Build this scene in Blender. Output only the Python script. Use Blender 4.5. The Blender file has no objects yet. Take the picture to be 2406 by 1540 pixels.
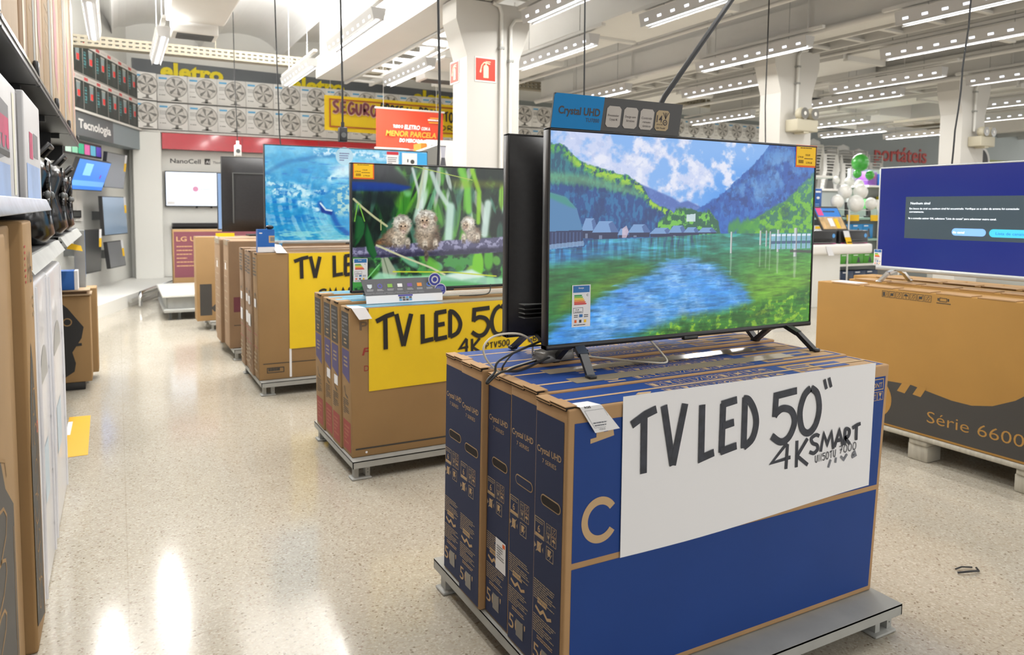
import bpy, bmesh, math, random
import numpy as np
from mathutils import Vector, Matrix

# ------------------------------------------------------------------ camera, world, exposure
S = bpy.context.scene
COL = S.collection
R = math.radians
CAM_H = 1.33
cd = bpy.data.cameras.new('camera')
cam = bpy.data.objects.new('camera', cd)
COL.objects.link(cam)
S.camera = cam
FPX, CY = 1726.0, 615.0
yaw, pitch, roll = R(28.23), R(4.05), R(0.48)
Fv = Vector((math.sin(yaw)*math.cos(pitch), math.cos(yaw)*math.cos(pitch), -math.sin(pitch)))
R0 = Vector((math.cos(yaw), -math.sin(yaw), 0))
U0 = R0.cross(Fv)
Rv = R0*math.cos(roll) + U0*math.sin(roll)
Uv = Rv.cross(Fv)
m = Matrix((Rv, Uv, -Fv)).transposed().to_4x4()
m.translation = (0, 0, CAM_H)
cam.matrix_world = m
cd.sensor_width = 36.0
cd.sensor_fit = 'HORIZONTAL'
cd.lens = FPX/2406*36.0
cd.shift_y = -(770-CY)/2406
cd.clip_start = .05
cd.clip_end = 200
cd.dof.use_dof = True
cd.dof.focus_distance = 2.35
cd.dof.aperture_fstop = 4.5

EXPO = 0.52
S.view_settings.view_transform = 'Standard'
S.view_settings.look = 'None'
S.view_settings.exposure = EXPO
S.view_settings.gamma = 1
S.view_settings.use_curve_mapping = False
S.cycles.use_denoising = True
S.cycles.max_bounces = 6
S.cycles.diffuse_bounces = 3
S.cycles.glossy_bounces = 3
S.cycles.sample_clamp_indirect = 6
S.cycles.caustics_reflective = False
S.cycles.caustics_refractive = False

WORLD = 1.38
w = bpy.data.worlds.new('store_surroundings')
S.world = w
w.use_nodes = True
bg = w.node_tree.nodes['Background']
bg.inputs['Color'].default_value = (1.0, .985, .965, 1)
bg.inputs['Strength'].default_value = WORLD
TUBE = 4.0        # brightness of a ceiling strip's diffuser
LAMP_W = 12.0     # watts of a ceiling strip
UP_W = 85.0       # watts of each upward fill lamp added to whiten the left vaults

# ------------------------------------------------------------------ colours and materials
def lin(c):
    if isinstance(c, str):
        c = c.lstrip('#'); c = [int(c[i:i+2], 16)/255 for i in (0, 2, 4)]
    return tuple(x/12.92 if x <= .04045 else ((x+.055)/1.055)**2.4 for x in c)

MATS = {}
def mat(name, col='#808080', rough=.5, metal=0., emit=0., noise=0., nscale=20., coat=0., spec=.5, alpha=1., trans=0., bump=0., stretch=None):
    if name in MATS: return MATS[name]
    M = bpy.data.materials.new(name); M.use_nodes = True
    nt = M.node_tree; b = nt.nodes['Principled BSDF']
    c = lin(col)
    b.inputs['Base Color'].default_value = (*c, 1)
    b.inputs['Roughness'].default_value = rough
    b.inputs['Metallic'].default_value = metal
    b.inputs['Specular IOR Level'].default_value = spec
    b.inputs['Coat Weight'].default_value = coat
    b.inputs['Coat Roughness'].default_value = .08
    b.inputs['Alpha'].default_value = alpha
    b.inputs['Transmission Weight'].default_value = trans
    if emit:
        b.inputs['Emission Color'].default_value = (*c, 1)
        b.inputs['Emission Strength'].default_value = emit
    if noise or bump:
        tc = nt.nodes.new('ShaderNodeTexCoord')
        src = tc.outputs['Object']
        if stretch:
            mp = nt.nodes.new('ShaderNodeMapping'); mp.inputs['Scale'].default_value = stretch
            nt.links.new(src, mp.inputs['Vector']); src = mp.outputs['Vector']
        n = nt.nodes.new('ShaderNodeTexNoise'); n.inputs['Scale'].default_value = nscale
        n.inputs['Detail'].default_value = 5
        nt.links.new(src, n.inputs['Vector'])
        if noise:
            r = nt.nodes.new('ShaderNodeValToRGB')
            r.color_ramp.elements[0].position = .3; r.color_ramp.elements[1].position = .7
            r.color_ramp.elements[0].color = (*[x*(1-noise) for x in c], 1)
            r.color_ramp.elements[1].color = (*[min(1, x*(1+noise*.8)) for x in c], 1)
            nt.links.new(n.outputs['Fac'], r.inputs['Fac'])
            nt.links.new(r.outputs['Color'], b.inputs['Base Color'])
        if bump:
            bp = nt.nodes.new('ShaderNodeBump'); bp.inputs['Strength'].default_value = bump
            bp.inputs['Distance'].default_value = .004
            nt.links.new(n.outputs['Fac'], bp.inputs['Height'])
            nt.links.new(bp.outputs['Normal'], b.inputs['Normal'])
    MATS[name] = M
    return M

def screen_mat(name, strength):
    M = bpy.data.materials.new(name); M.use_nodes = True
    nt = M.node_tree; b = nt.nodes['Principled BSDF']
    b.inputs['Base Color'].default_value = (.004, .004, .005, 1)
    b.inputs['Roughness'].default_value = .16
    a = nt.nodes.new('ShaderNodeAttribute'); a.attribute_name = 'picture'
    nt.links.new(a.outputs['Color'], b.inputs['Emission Color'])
    b.inputs['Emission Strength'].default_value = strength
    return M

def floor_mat():
    M = bpy.data.materials.new('polished_terrazzo'); M.use_nodes = True
    nt = M.node_tree; b = nt.nodes['Principled BSDF']; N = nt.nodes.new; L = nt.links.new
    tc = N('ShaderNodeTexCoord')
    v = N('ShaderNodeTexVoronoi'); v.inputs['Scale'].default_value = 150
    L(tc.outputs['Object'], v.inputs['Vector'])
    sep = N('ShaderNodeSeparateColor'); L(v.outputs['Color'], sep.inputs['Color'])
    r = N('ShaderNodeValToRGB'); r.color_ramp.interpolation = 'CONSTANT'
    e = r.color_ramp.elements
    e[0].position = 0; e[0].color = (*lin('#b9b2a4'), 1)
    e[1].position = .45; e[1].color = (*lin('#c0b9ab'), 1)
    for p, c in ((.74, '#b3aa99'), (.86, '#cac4b8'), (.955, '#a3978a'), (.985, '#8f8474')):
        x = e.new(p); x.color = (*lin(c), 1)
    L(sep.outputs['Red'], r.inputs['Fac'])
    n = N('ShaderNodeTexNoise'); n.inputs['Scale'].default_value = .9; n.inputs['Detail'].default_value = 6
    L(tc.outputs['Object'], n.inputs['Vector'])
    r2 = N('ShaderNodeValToRGB'); r2.color_ramp.elements[0].position = .35; r2.color_ramp.elements[1].position = .7
    r2.color_ramp.elements[0].color = (.86, .85, .83, 1); r2.color_ramp.elements[1].color = (1, 1, 1, 1)
    L(n.outputs['Fac'], r2.inputs['Fac'])
    mx = N('ShaderNodeMix'); mx.data_type = 'RGBA'; mx.blend_type = 'MULTIPLY'; mx.inputs[0].default_value = 1
    L(r.outputs['Color'], mx.inputs[6]); L(r2.outputs['Color'], mx.inputs[7])
    # faint joints between the cast slabs
    br = N('ShaderNodeTexBrick'); br.offset = 0; br.inputs['Scale'].default_value = 1
    br.inputs['Brick Width'].default_value = 1.2; br.inputs['Row Height'].default_value = 1.2
    br.inputs['Mortar Size'].default_value = .0025
    br.inputs['Color1'].default_value = br.inputs['Color2'].default_value = (1, 1, 1, 1)
    br.inputs['Mortar'].default_value = (.9, .89, .87, 1)
    L(tc.outputs['Object'], br.inputs['Vector'])
    m2 = N('ShaderNodeMix'); m2.data_type = 'RGBA'; m2.blend_type = 'MULTIPLY'; m2.inputs[0].default_value = 1
    L(mx.outputs[2], m2.inputs[6]); L(br.outputs['Color'], m2.inputs[7])
    L(m2.outputs[2], b.inputs['Base Color'])
    b.inputs['Roughness'].default_value = .12
    b.inputs['Specular IOR Level'].default_value = .55
    n3 = N('ShaderNodeTexNoise'); n3.inputs['Scale'].default_value = 5; L(tc.outputs['Object'], n3.inputs['Vector'])
    bp = N('ShaderNodeBump'); bp.inputs['Strength'].default_value = .05; bp.inputs['Distance'].default_value = .01
    L(n3.outputs['Fac'], bp.inputs['Height']); L(bp.outputs['Normal'], b.inputs['Normal'])
    return M

KRAFT = mat('kraft_board', '#ae8a60', .75, noise=.07, nscale=9)
KRAFT_D = mat('kraft_board_worn', '#8e7358', .75, noise=.1, nscale=7)
KRAFT_O = mat('kraft_board_warm', '#97784f', .75, noise=.08, nscale=3)
KRAFT_P = mat('kraft_board_pale', '#a28a6c', .7, noise=.12, nscale=6, stretch=(1, 1, .3))
SHADE = mat('gap_shade', '#1f1812', .9)  # near-black stands for the shade in flap gaps and hand holes
BLUE = mat('blue_print', '#1b3e82', .6, noise=.05, nscale=4, spec=.3)
NAVY = mat('navy_end_panel', '#333b57', .7, noise=.05, nscale=5, spec=.2)  # darker, greyer blue on the carton ends than on the front
KPRINT = mat('kraft_reserve', '#bd9f78', .8)
KPRINT_S = mat('kraft_reserve_fine', '#a8967c', .8)
BLK = mat('black_plastic', '#1b1b1d', .38)
BLKG = mat('gloss_black_plastic', '#0e0e10', .2, spec=.45)
BLKM = mat('matt_black_back', '#2c2c2e', .42, noise=.12, nscale=60)
CHAR = mat('charcoal_print', '#3a3835', .6)
INK = mat('marker_ink', '#33363f', .6, noise=.35, nscale=40)
INKB = mat('black_marker_ink', '#1f1d1c', .6)
WHITE = mat('white_paint', '#e9e6e0', .55)
PAPER = mat('white_paper', '#e6e6e8', .8)
YEL = mat('yellow_paper', '#e9c61c', .75, noise=.05, nscale=3)
YTAG = mat('yellow_tag', '#f2c10f', .6)
ORG = mat('orange_rim', '#e2611b', .6)
RED = mat('red_print', '#c02433', .5)
REDB = mat('red_banner_cloth', '#cf4429', .45)
MAROON = mat('maroon_print', '#6a3540', .6)
GREYM = mat('grey_painted_steel', '#9fa09c', .45, noise=.08, nscale=12)
GREYD = mat('dark_grey_steel', '#5b5d5c', .5)
GREYP = mat('grey_print', '#77777a', .6)
CHROME = mat('polished_steel', '#c9c9c7', .18, metal=1)
SILVER = mat('silver_plastic', '#b9bdbd', .35, metal=.3)
SHELF_D = mat('black_shelf_steel', '#232425', .4)
PALE = mat('pale_grey_carton', '#c6c5c6', .5, noise=.05, nscale=5)
FANW = mat('white_carton', '#e9e7e3', .55)
FANG = mat('fan_print_grey', '#76736f', .6)
FAND = mat('fan_print_disc', '#cdc9c3', .6)
FANL = mat('fan_print_light', '#b2aea8', .6)
FANB = mat('fan_print_blue', '#5aa6d2', .6)
SKYB = mat('sky_blue_print', '#0976b4', .65, spec=.3)
WALLW = mat('white_wall_paint', '#e6e5df', .6, noise=.02, nscale=1)
PILL = mat('pillar_paint', '#d3d0c9', .6, noise=.02, nscale=1)
WALLG = mat('grey_wall_paint', '#a3aaa8', .6, noise=.03, nscale=1)
OLIVE = mat('olive_wall_paint', '#9aa05a', .6)
CONC = mat('painted_concrete', '#d9d8d5', .75, noise=.04, nscale=1.2)
CONC_LIT = mat('lit_vault_concrete', '#f0efec', .75, noise=.03, nscale=1)  # lighter copy of the concrete, brightness of the lit left vaults in its colour
BEAM = mat('painted_beam', '#dddbd6', .7, noise=.04, nscale=1.5)
DUCT = mat('painted_duct', '#e3e1dc', .6, noise=.03, nscale=2)
TRAY = mat('perforated_tray_steel', '#8f8775', .6)
FASC = mat('grey_fascia', '#63676a', .5)
FASC2 = mat('blue_grey_fascia', '#8a969b', .5)
TXTY = mat('yellow_lettering', '#f6df08', .5)
TXTR = mat('red_lettering', '#c8392c', .5)
WHT = mat('white_lettering', '#f2f0ee', .6)
GREENB = mat('green_balloon', '#3fa33c', .3, coat=.3)
WHITEB = mat('white_balloon', '#e6e4de', .3, coat=.3)
TUBEM = mat('strip_diffuser', '#f4f8ff', .5, emit=TUBE)
SLOT = mat('strip_light_slot', '#eef3ff', .5, emit=.9)
HOUS = mat('strip_housing', '#c9c8c6', .4)
CABLE = mat('black_cable', '#17181a', .5)
CABLEW = mat('white_cable', '#cfc8b8', .5)
TAPE = mat('clear_tape', '#a2957f', .15)
FILM = mat('blue_top_print', '#4f9fc0', .3)

# ------------------------------------------------------------------ mesh builder
X3, Y3, Z3 = Vector((1, 0, 0)), Vector((0, 1, 0)), Vector((0, 0, 1))
TXT = {}
def glyphs(s, bold):
    k = (s, bold)
    if k not in TXT:
        c = bpy.data.curves.new('t', 'FONT'); c.body = s; c.size = 1; c.offset = bold; c.resolution_u = 3
        o = bpy.data.objects.new('t', c)
        me = bpy.data.meshes.new_from_object(o)
        vs = [(v.co.x, v.co.y) for v in me.vertices]
        fs = [tuple(p.vertices) for p in me.polygons]
        bpy.data.meshes.remove(me); bpy.data.objects.remove(o); bpy.data.curves.remove(c)
        TXT[k] = (vs, fs)
    return TXT[k]

class B:
    def __init__(s): s.V, s.F, s.I, s.M, s.SM = [], [], [], [], []
    def mi(s, m):
        if m not in s.M: s.M.append(m)
        return s.M.index(m)
    def add(s, vs, fs, m, smooth=False):
        o = len(s.V); s.V += [tuple(v) for v in vs]; i = s.mi(m)
        for f in fs: s.F.append([o+k for k in f]); s.I.append(i); s.SM.append(smooth)
    def poly(s, pts, m): s.add(pts, [range(len(pts))], m)
    def hexa(s, p, m):      # four bottom points counter-clockwise from above, four top points
        s.add(p, [(3, 2, 1, 0), (4, 5, 6, 7), (0, 1, 5, 4), (1, 2, 6, 5), (2, 3, 7, 6), (3, 0, 4, 7)], m)
    def box(s, a, b, m, bev=0, seg=2):
        x0, y0, z0 = [min(p, q) for p, q in zip(a, b)]; x1, y1, z1 = [max(p, q) for p, q in zip(a, b)]
        p = [(x0, y0, z0), (x1, y0, z0), (x1, y1, z0), (x0, y1, z0), (x0, y0, z1), (x1, y0, z1), (x1, y1, z1), (x0, y1, z1)]
        if not bev: return s.hexa(p, m)
        s.bevhexa(p, m, bev, seg)
    def bevhexa(s, p, m, bev, seg=2):
        bm = bmesh.new(); vs = [bm.verts.new(q) for q in p]
        for f in ((3, 2, 1, 0), (4, 5, 6, 7), (0, 1, 5, 4), (1, 2, 6, 5), (2, 3, 7, 6), (3, 0, 4, 7)): bm.faces.new([vs[k] for k in f])
        bmesh.ops.bevel(bm, geom=list(bm.edges), offset=bev, segments=seg, affect='EDGES', profile=.6)
        bm.verts.index_update()
        s.add([v.co for v in bm.verts], [[v.index for v in f.verts] for f in bm.faces], m, True); bm.free()
    def obox(s, c, u, v, n, m):     # oriented box: centre and three half-axis vectors
        c, u, v, n = Vector(c), Vector(u), Vector(v), Vector(n)
        s.hexa([c-u-v-n, c+u-v-n, c+u+v-n, c-u+v-n, c-u-v+n, c+u-v+n, c+u+v+n, c-u+v+n], m)
    def bar(s, a, b, w, h, m, up=Z3):
        a, b = Vector(a), Vector(b); d = b-a
        sd = d.cross(up)
        if sd.length < 1e-5: sd = d.cross(X3)
        sd.normalize(); t = sd.cross(d).normalized()
        s.obox((a+b)/2, d/2, sd*w/2, t*h/2, m)
    def tube(s, pts, r, m, n=8, caps=True):
        P = [Vector(p) for p in pts]; rs = r if isinstance(r, (list, tuple)) else [r]*len(P)
        vs, fs = [], []; t0 = (P[1]-P[0]).normalized(); q = t0.orthogonal().normalized()
        for i, p in enumerate(P):
            t = (P[min(i+1, len(P)-1)]-P[max(i-1, 0)]).normalized()
            q = (q-t*q.dot(t)).normalized(); e = t.cross(q)
            for k in range(n):
                a = 2*math.pi*k/n; vs.append(p+(q*math.cos(a)+e*math.sin(a))*rs[i])
        for i in range(len(P)-1):
            for k in range(n): fs.append((i*n+k, i*n+(k+1) % n, (i+1)*n+(k+1) % n, (i+1)*n+k))
        s.add(vs, fs, m, True)
        if caps: s.add(vs[:n], [range(n)[::-1]], m); s.add(vs[-n:], [range(n)], m)
    def ball(s, c, r, m, nu=16, nv=10):
        if not isinstance(r, (tuple, list)): r = (r, r, r)
        vs, fs = [], []
        for j in range(nv+1):
            a = math.pi*j/nv
            for i in range(nu):
                b = 2*math.pi*i/nu
                vs.append((c[0]+r[0]*math.sin(a)*math.cos(b), c[1]+r[1]*math.sin(a)*math.sin(b), c[2]+r[2]*math.cos(a)))
        for j in range(nv):
            for i in range(nu): fs.append((j*nu+i, (j+1)*nu+i, (j+1)*nu+(i+1) % nu, j*nu+(i+1) % nu))
        s.add(vs, fs, m, True)
    def disc(s, o, u, v, r, m, n=20, r0=0, off=0, a0=0, a1=2*math.pi, ry=None):
        o, u, v = Vector(o), Vector(u), Vector(v); nn = u.cross(v)*off; ry = ry or r; k0 = r0/r
        pts = [(math.cos(a0+(a1-a0)*i/n), math.sin(a0+(a1-a0)*i/n)) for i in range(n+1)]
        out = [o+u*r*x+v*ry*y+nn for x, y in pts]
        if r0:
            inn = [o+u*r*k0*x+v*ry*k0*y+nn for x, y in pts]
            s.add(out+inn, [(i, i+1, n+2+i, n+1+i) for i in range(n)], m)
        else: s.add(out+[o+nn], [(i, i+1, n+1) for i in range(n)], m)
    def rect(s, o, u, v, x0, x1, y0, y1, m, off=.0006):
        o, u, v = Vector(o), Vector(u), Vector(v); n = u.cross(v)*off
        s.poly([o+u*x+v*y+n for x, y in ((x0, y0), (x1, y0), (x1, y1), (x0, y1))], m)
    def shape(s, o, u, v, pts, m, off=.0006):
        o, u, v = Vector(o), Vector(u), Vector(v); n = u.cross(v)*off
        s.poly([o+u*x+v*y+n for x, y in pts], m)
    def outline(s, o, u, v, x0, x1, y0, y1, w, m, off=.001):
        for a in ((x0, x1, y0, y0+w), (x0, x1, y1-w, y1), (x0, x0+w, y0+w, y1-w), (x1-w, x1, y0+w, y1-w)): s.rect(o, u, v, *a, m, off)
    def text(s, o, u, v, t, x, y, size, m, bold=0., width=None, off=.0012, align='L', slant=0.):
        o, u, v = Vector(o), Vector(u), Vector(v); n = u.cross(v)*off
        vs, fs = glyphs(t, bold)
        if not vs: return
        x0, x1 = min(p[0] for p in vs), max(p[0] for p in vs)
        sx = size if width is None else width/(x1-x0)
        dx = {'L': -x0, 'C': -(x0+x1)/2, 'R': -x1}[align]
        s.add([o+u*(x+(p[0]+dx+slant*p[1])*sx)+v*(y+p[1]*size)+n for p in vs], fs, m)
    def stroke(s, o, u, v, pts, w, m, off=.0012):
        o, u, v = Vector(o), Vector(u), Vector(v); n = u.cross(v)*off
        P = [Vector(p) for p in pts]; a, b = [], []
        for i, p in enumerate(P):
            d0 = (P[i]-P[i-1]).normalized() if i else (P[1]-P[0]).normalized()
            d1 = (P[i+1]-P[i]).normalized() if i < len(P)-1 else d0
            q = d0+d1
            if q.length < .2: q = d0
            q.normalize(); k = max(.5, q.dot(d0))
            sd = Vector((-q.y, q.x))*(w/2/k); a.append(p+sd); b.append(p-sd)
        L = [o+u*p.x+v*p.y+n for p in a+b]; N = len(P)
        s.add(L, [(N+i, N+i+1, i+1, i) for i in range(N-1)], m)
    def build(s, name, parent=None, loc=None):
        me = bpy.data.meshes.new(name)
        org = ORGN[parent.name] if parent is not None else (Vector(loc) if loc is not None else Vector((0, 0, 0)))
        me.from_pydata([(x-org.x, y-org.y, z-org.z) for x, y, z in s.V], [], s.F)
        for m in s.M: me.materials.append(m)
        me.polygons.foreach_set('material_index', s.I)
        me.polygons.foreach_set('use_smooth', s.SM)
        me.update()
        o = bpy.data.objects.new(name, me); COL.objects.link(o)
        if parent is not None: o.parent = parent
        else: o.location = org
        ORGN[o.name] = org
        return o
ORGN = {}

def tag(o, label=None, cat=None, group=None, kind=None):
    for k, v in (('label', label), ('category', cat), ('group', group), ('kind', kind)):
        if v: o[k] = v
    return o
def thing(name, label, cat, loc, group=None):
    o = bpy.data.objects.new(name, None); COL.objects.link(o); o.location = loc; o.empty_display_size = .05
    ORGN[o.name] = Vector(loc)
    return tag(o, label, cat, group)
def kids(o): return [c for c in bpy.data.objects if c.parent == o]
def dup(root, loc, label=None, rz=None, group=None):
    ch = KID.get(root.name)
    if ch is None: ch = KID[root.name] = [(c, kids(c)) for c in kids(root)]
    r = root.copy(); COL.objects.link(r); r.location = loc; ORGN[r.name] = Vector(loc)
    if rz is not None: r.rotation_euler = (0, 0, rz)
    if label: r['label'] = label
    if group: r['group'] = group
    for c, gs in ch:
        k = c.copy(); COL.objects.link(k); k.parent = r
        for g in gs:
            q = g.copy(); COL.objects.link(q); q.parent = k
    return r
KID = {}
def struct(b, name, loc=None): return tag(b.build(name, None, loc), kind='structure')
NTH = ['first', 'second', 'third', 'fourth', 'fifth', 'sixth', 'seventh', 'eighth', 'ninth', 'tenth', 'eleventh', 'twelfth', 'thirteenth', 'fourteenth', 'fifteenth', 'sixteenth', 'seventeenth', 'eighteenth', 'nineteenth', 'twentieth']

# handwriting: strokes in a unit box
HW = {'T': [[(0, .8), (.55, .93), (1, .99)], [(.5, .93), (.52, 0)]], 'V': [[(.05, 1), (.48, 0)], [(.95, .98), (.48, 0)]], 'L': [[(.1, 1), (.12, .02), (1, .08)]],
      'E': [[(.12, .97), (.1, 0)], [(.02, .95), (.95, 1)], [(.1, .52), (.8, .56)], [(.02, .02), (1, .08)]],
      'D': [[(.1, 1), (.1, 0)], [(0, .97), (.35, .93), (.75, .72), (.93, .45), (.7, .16), (.1, .02)]],
      '5': [[(1, .97), (.15, .93), (.12, .52)], [(.1, .53), (.2, .6), (.45, .66), (.8, .58), (.95, .35), (.75, .08), (.4, 0), (.02, .15)]],
      '0': [[(.5, 1), (.2, .85), (.02, .5), (.15, .12), (.48, 0), (.82, .15), (.98, .5), (.85, .85), (.54, 1)]],
      '"': [[(.1, .9), (.4, 0)], [(.65, 1), (.95, .1)]], '4': [[(.8, 1), (.02, .35), (1, .42)], [(.82, .95), (.78, 0)]],
      'K': [[(.1, 1), (.12, 0)], [(.9, 1), (.15, .42), (.98, 0)]],
      'S': [[(.95, .9), (.6, 1), (.15, .85), (.3, .58), (.75, .42), (.85, .18), (.45, 0), (.02, .12)]],
      'M': [[(0, 0), (.2, 1), (.5, .35), (.8, 1), (1, 0)]], 'A': [[(0, 0), (.5, 1), (1, 0)], [(.2, .38), (.85, .38)]],
      'R': [[(.1, 0), (.1, .98), (.75, .95), (.85, .7), (.6, .5), (.15, .46), (1, 0)]], 'U': [[(.05, 1), (.1, .25), (.45, 0), (.8, .2), (.92, 1)]],
      'N': [[(.05, 0), (.1, 1), (.85, .02), (.92, 1)]], '7': [[(.05, .95), (.95, 1), (.4, 0)], [(.3, .5), (.85, .54)]],
      'P': [[(.1, 0), (.1, .98), (.75, .95), (.88, .7), (.6, .48), (.12, .46)]], 'G': [[(.95, .85), (.5, 1), (.1, .7), (.05, .3), (.4, 0), (.9, .15), (.95, .45), (.55, .45)]],
      'B': [[(.1, 0), (.1, .98), (.7, .92), (.75, .65), (.15, .52), (.85, .42), (.85, .1), (.1, .02)]], 'O': [[(.5, 1), (.1, .75), (.05, .3), (.45, 0), (.9, .25), (.92, .75), (.5, 1)]],
      'Q': [[(.5, 1), (.1, .75), (.05, .3), (.45, 0), (.9, .25), (.92, .75), (.5, 1)], [(.6, .3), (1, -.1)]],
      'J': [[(.8, 1), (.8, .2), (.4, 0), (.05, .2)]]}
def curved(st, ch):
    if len(st) < 4 or ch in 'MNKV4LTE7A': return st
    P = [Vector(p) for p in st]; out = []
    for i in range(len(P)-1):
        p0, p1, p2, p3 = P[max(i-1, 0)], P[i], P[i+1], P[min(i+2, len(P)-1)]
        for k in range(5):
            t = k/5; out.append(.5*((2*p1)+(p2-p0)*t+(2*p0-5*p1+4*p2-p3)*t*t+(3*p1-p0-3*p2+p3)*t**3))
    return [tuple(p) for p in out]+[st[-1]]
def hand(b, o, u, v, letters, w, m, off=.0008):
    for k, (ch, x0, x1, z0, z1) in enumerate(letters):
        for j, st in enumerate(HW[ch]):
            b.stroke(o, u, v, [(x0+(x1-x0)*p[0], z0+(z1-z0)*p[1]) for p in curved(st, ch)], w, m, off+j*.0003+k*.0001)
def handline(b, o, u, v, s, x0, x1, z0, z1, w, m, dz=0., off=.0008):
    n = len(s); a = (x1-x0)/n
    for i, ch in enumerate(s):
        if ch in HW: hand(b, o, u, v, [(ch, x0+a*i+a*.1, x0+a*i+a*.82, z0+dz*i/n, z1+dz*i/n)], w, m, off)

# ------------------------------------------------------------------ the setting
YB = 13.7
b = B(); b.box((-8, -6, -.1), (32, 15, 0), floor_mat()); struct(b, 'floor')

# barrel-vaulted concrete ceiling, ribs along the aisles
b = B(); wv = 1.3
for i in range(-5, 24):
    x0 = i*wv; n = 12
    pr = [(x0+wv/2-wv/2*math.cos(math.pi*k/n), 3.98+.36*math.sin(math.pi*k/n)) for k in range(n+1)]
    for k in range(n):
        (xa, za), (xb, zb) = pr[k], pr[k+1]
        b.add([(xa, -6, za), (xb, -6, zb), (xb, 15, zb), (xa, 15, za)], [(3, 2, 1, 0)], CONC_LIT if i < 4 else CONC, True)
b.box((-8, -6, 4.45), (32, 15, 4.5), CONC)
struct(b, 'ceiling')

b = B(); b.box((-.3, YB, 0), (21.4, YB+.15, 4.45), WALLW); b.hexa([(.27, YB-.012, 3.0), (6.6, YB-.012, 3.0), (6.6, YB, 3.0), (.27, YB, 3.0), (.27, YB-.012, 3.755), (6.6, YB-.012, 3.645), (6.6, YB, 3.645), (.27, YB, 3.755)], FASC)
b.box((6.6, YB-.012, 2.2), (21.4, YB, 3.62), WALLG)
struct(b, 'wall_back')
b = B(); b.box((21.4, YB+1.2, 0), (32, YB+1.35, 4.45), WALLG); b.box((24.2, YB+1.18, 2.0), (32, YB+1.2, 3.2), OLIVE); b.box((21.4, YB, 0), (21.5, YB+1.3, 4.45), WALLG)
struct(b, 'wall_recess')
# angled side wall of the television corner
DW = Vector((.31, .951, 0)).normalized(); NW = Vector((DW.y, -DW.x, 0)); PW = Vector((.30, 13.5, 0))
def wpt(s, off, z): p = PW+DW*s+NW*off; return Vector((p.x, p.y, z))
b = B()
b.hexa([wpt(-9, -.31, 0), wpt(-9, -.16, 0), wpt(.2, -.16, 0), wpt(.2, -.31, 0), wpt(-9, -.31, 4.45), wpt(-9, -.16, 4.45), wpt(.2, -.16, 4.45), wpt(.2, -.31, 4.45)], WALLW)
struct(b, 'wall_side')
# smooth white panel in the corner
b = B(); b.box((.24, 13.32, 0), (.66, YB, 2.54), WALLW, .02); struct(b, 'trim_1')
# low plinth below the wall televisions
b = B(); pl = [wpt(-9, -.15, 0), wpt(-9, .62, 0), wpt(.1, .62, 0), wpt(.1, -.15, 0)]
b.hexa(pl+[p+Z3*.16 for p in pl], WALLW); struct(b, 'trim_2')

def pillar(name, x0, x1, y0, y1):
    b = B(); c = .1; ym = (y0+y1)/2
    for (za, zb, ea, eb) in ((0, 2.62, 0, 0), (2.62, 2.92, 0, c), (2.92, 3.09, c, c)):
        b.hexa([(x0-ea, y0, za), (x1+ea, y0, za), (x1+ea, y1, za), (x0-ea, y1, za), (x0-eb, y0, zb), (x1+eb, y0, zb), (x1+eb, y1, zb), (x0-eb, y1, zb)], PILL)
    struct(b, name)
pillar('pillar_1', 2.63, 3.13, 5.73, 6.02)
pillar('pillar_2', 6.36, 6.85, 5.73, 6.02)
pillar('pillar_3', 9.68, 10.18, 5.73, 6.02)

for k, x in enumerate((2.45, 6.03, 9.62, 13.2, 16.8)):
    b = B(); b.box((x, -5, 3.1), (x+.4, 10.3, 3.38), BEAM); b.box((x+.06, -5, 3.38), (x+.34, 10.3, 4.3), BEAM)
    struct(b, 'beam_%d' % (k+1))

# ------------------------------------------------------------------ ceiling services
ROWNAME = {0: 'over the aisle', 1: 'beside the near white pillar', 2: 'beside the middle pillar', 3: 'beyond the far pillar', 4: 'deep in the store'}
for k, x in enumerate((2.87, 6.47, 10.07, 13.7)):
    t = thing('cable_ladder', 'white ceiling cable ladder with open rungs %s' % ('by the pillar with fire signs', 'by the pillar behind the lake television', 'by the pillar behind the blue-screen television', 'above the stacked plastic chairs')[k], 'cable ladder', (x, 5, 3.08))
    b = B()
    for dx in (0, .36): b.box((x+dx, -1, 3.08), (x+dx+.035, 10.4, 3.16), BEAM)
    b.build('side_rail', t)
    b = B()
    for i in range(27): b.box((x+.035, -.8+i*.42, 3.085), (x+.36, -.8+i*.42+.05, 3.11), BEAM)
    tag(b.build('rung', t), kind='stuff')
for k, (x0, x1, ya, yb) in enumerate(((4.15, 4.82, 2, 10.3), (7.5, 8.12, 0, 10.3), (11.1, 11.75, 0, 10.3))):
    t = thing('air_duct', 'boxy white air duct running under the vaults, %s' % ('above the lake television', 'past the middle pillar', 'past the far pillar')[k], 'air duct', (x0, ya, 3.14))
    b = B(); yy = ya; i = 0
    while yy < yb:
        e = 0 if i % 2 else .07
        b.box((x0-e, yy, 3.14-e*.5), (x1+e, min(yb, yy+1.45), 3.5), DUCT); yy += 1.45; i += 1
    b.build('trunk', t)
    b = B(); yy = ya
    while yy < yb: b.box((x0-.03, yy-.03, 3.08), (x1+.03, yy+.03, 3.14), BEAM); yy += 1.45
    tag(b.build('hanger_bar', t), kind='stuff')
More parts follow.
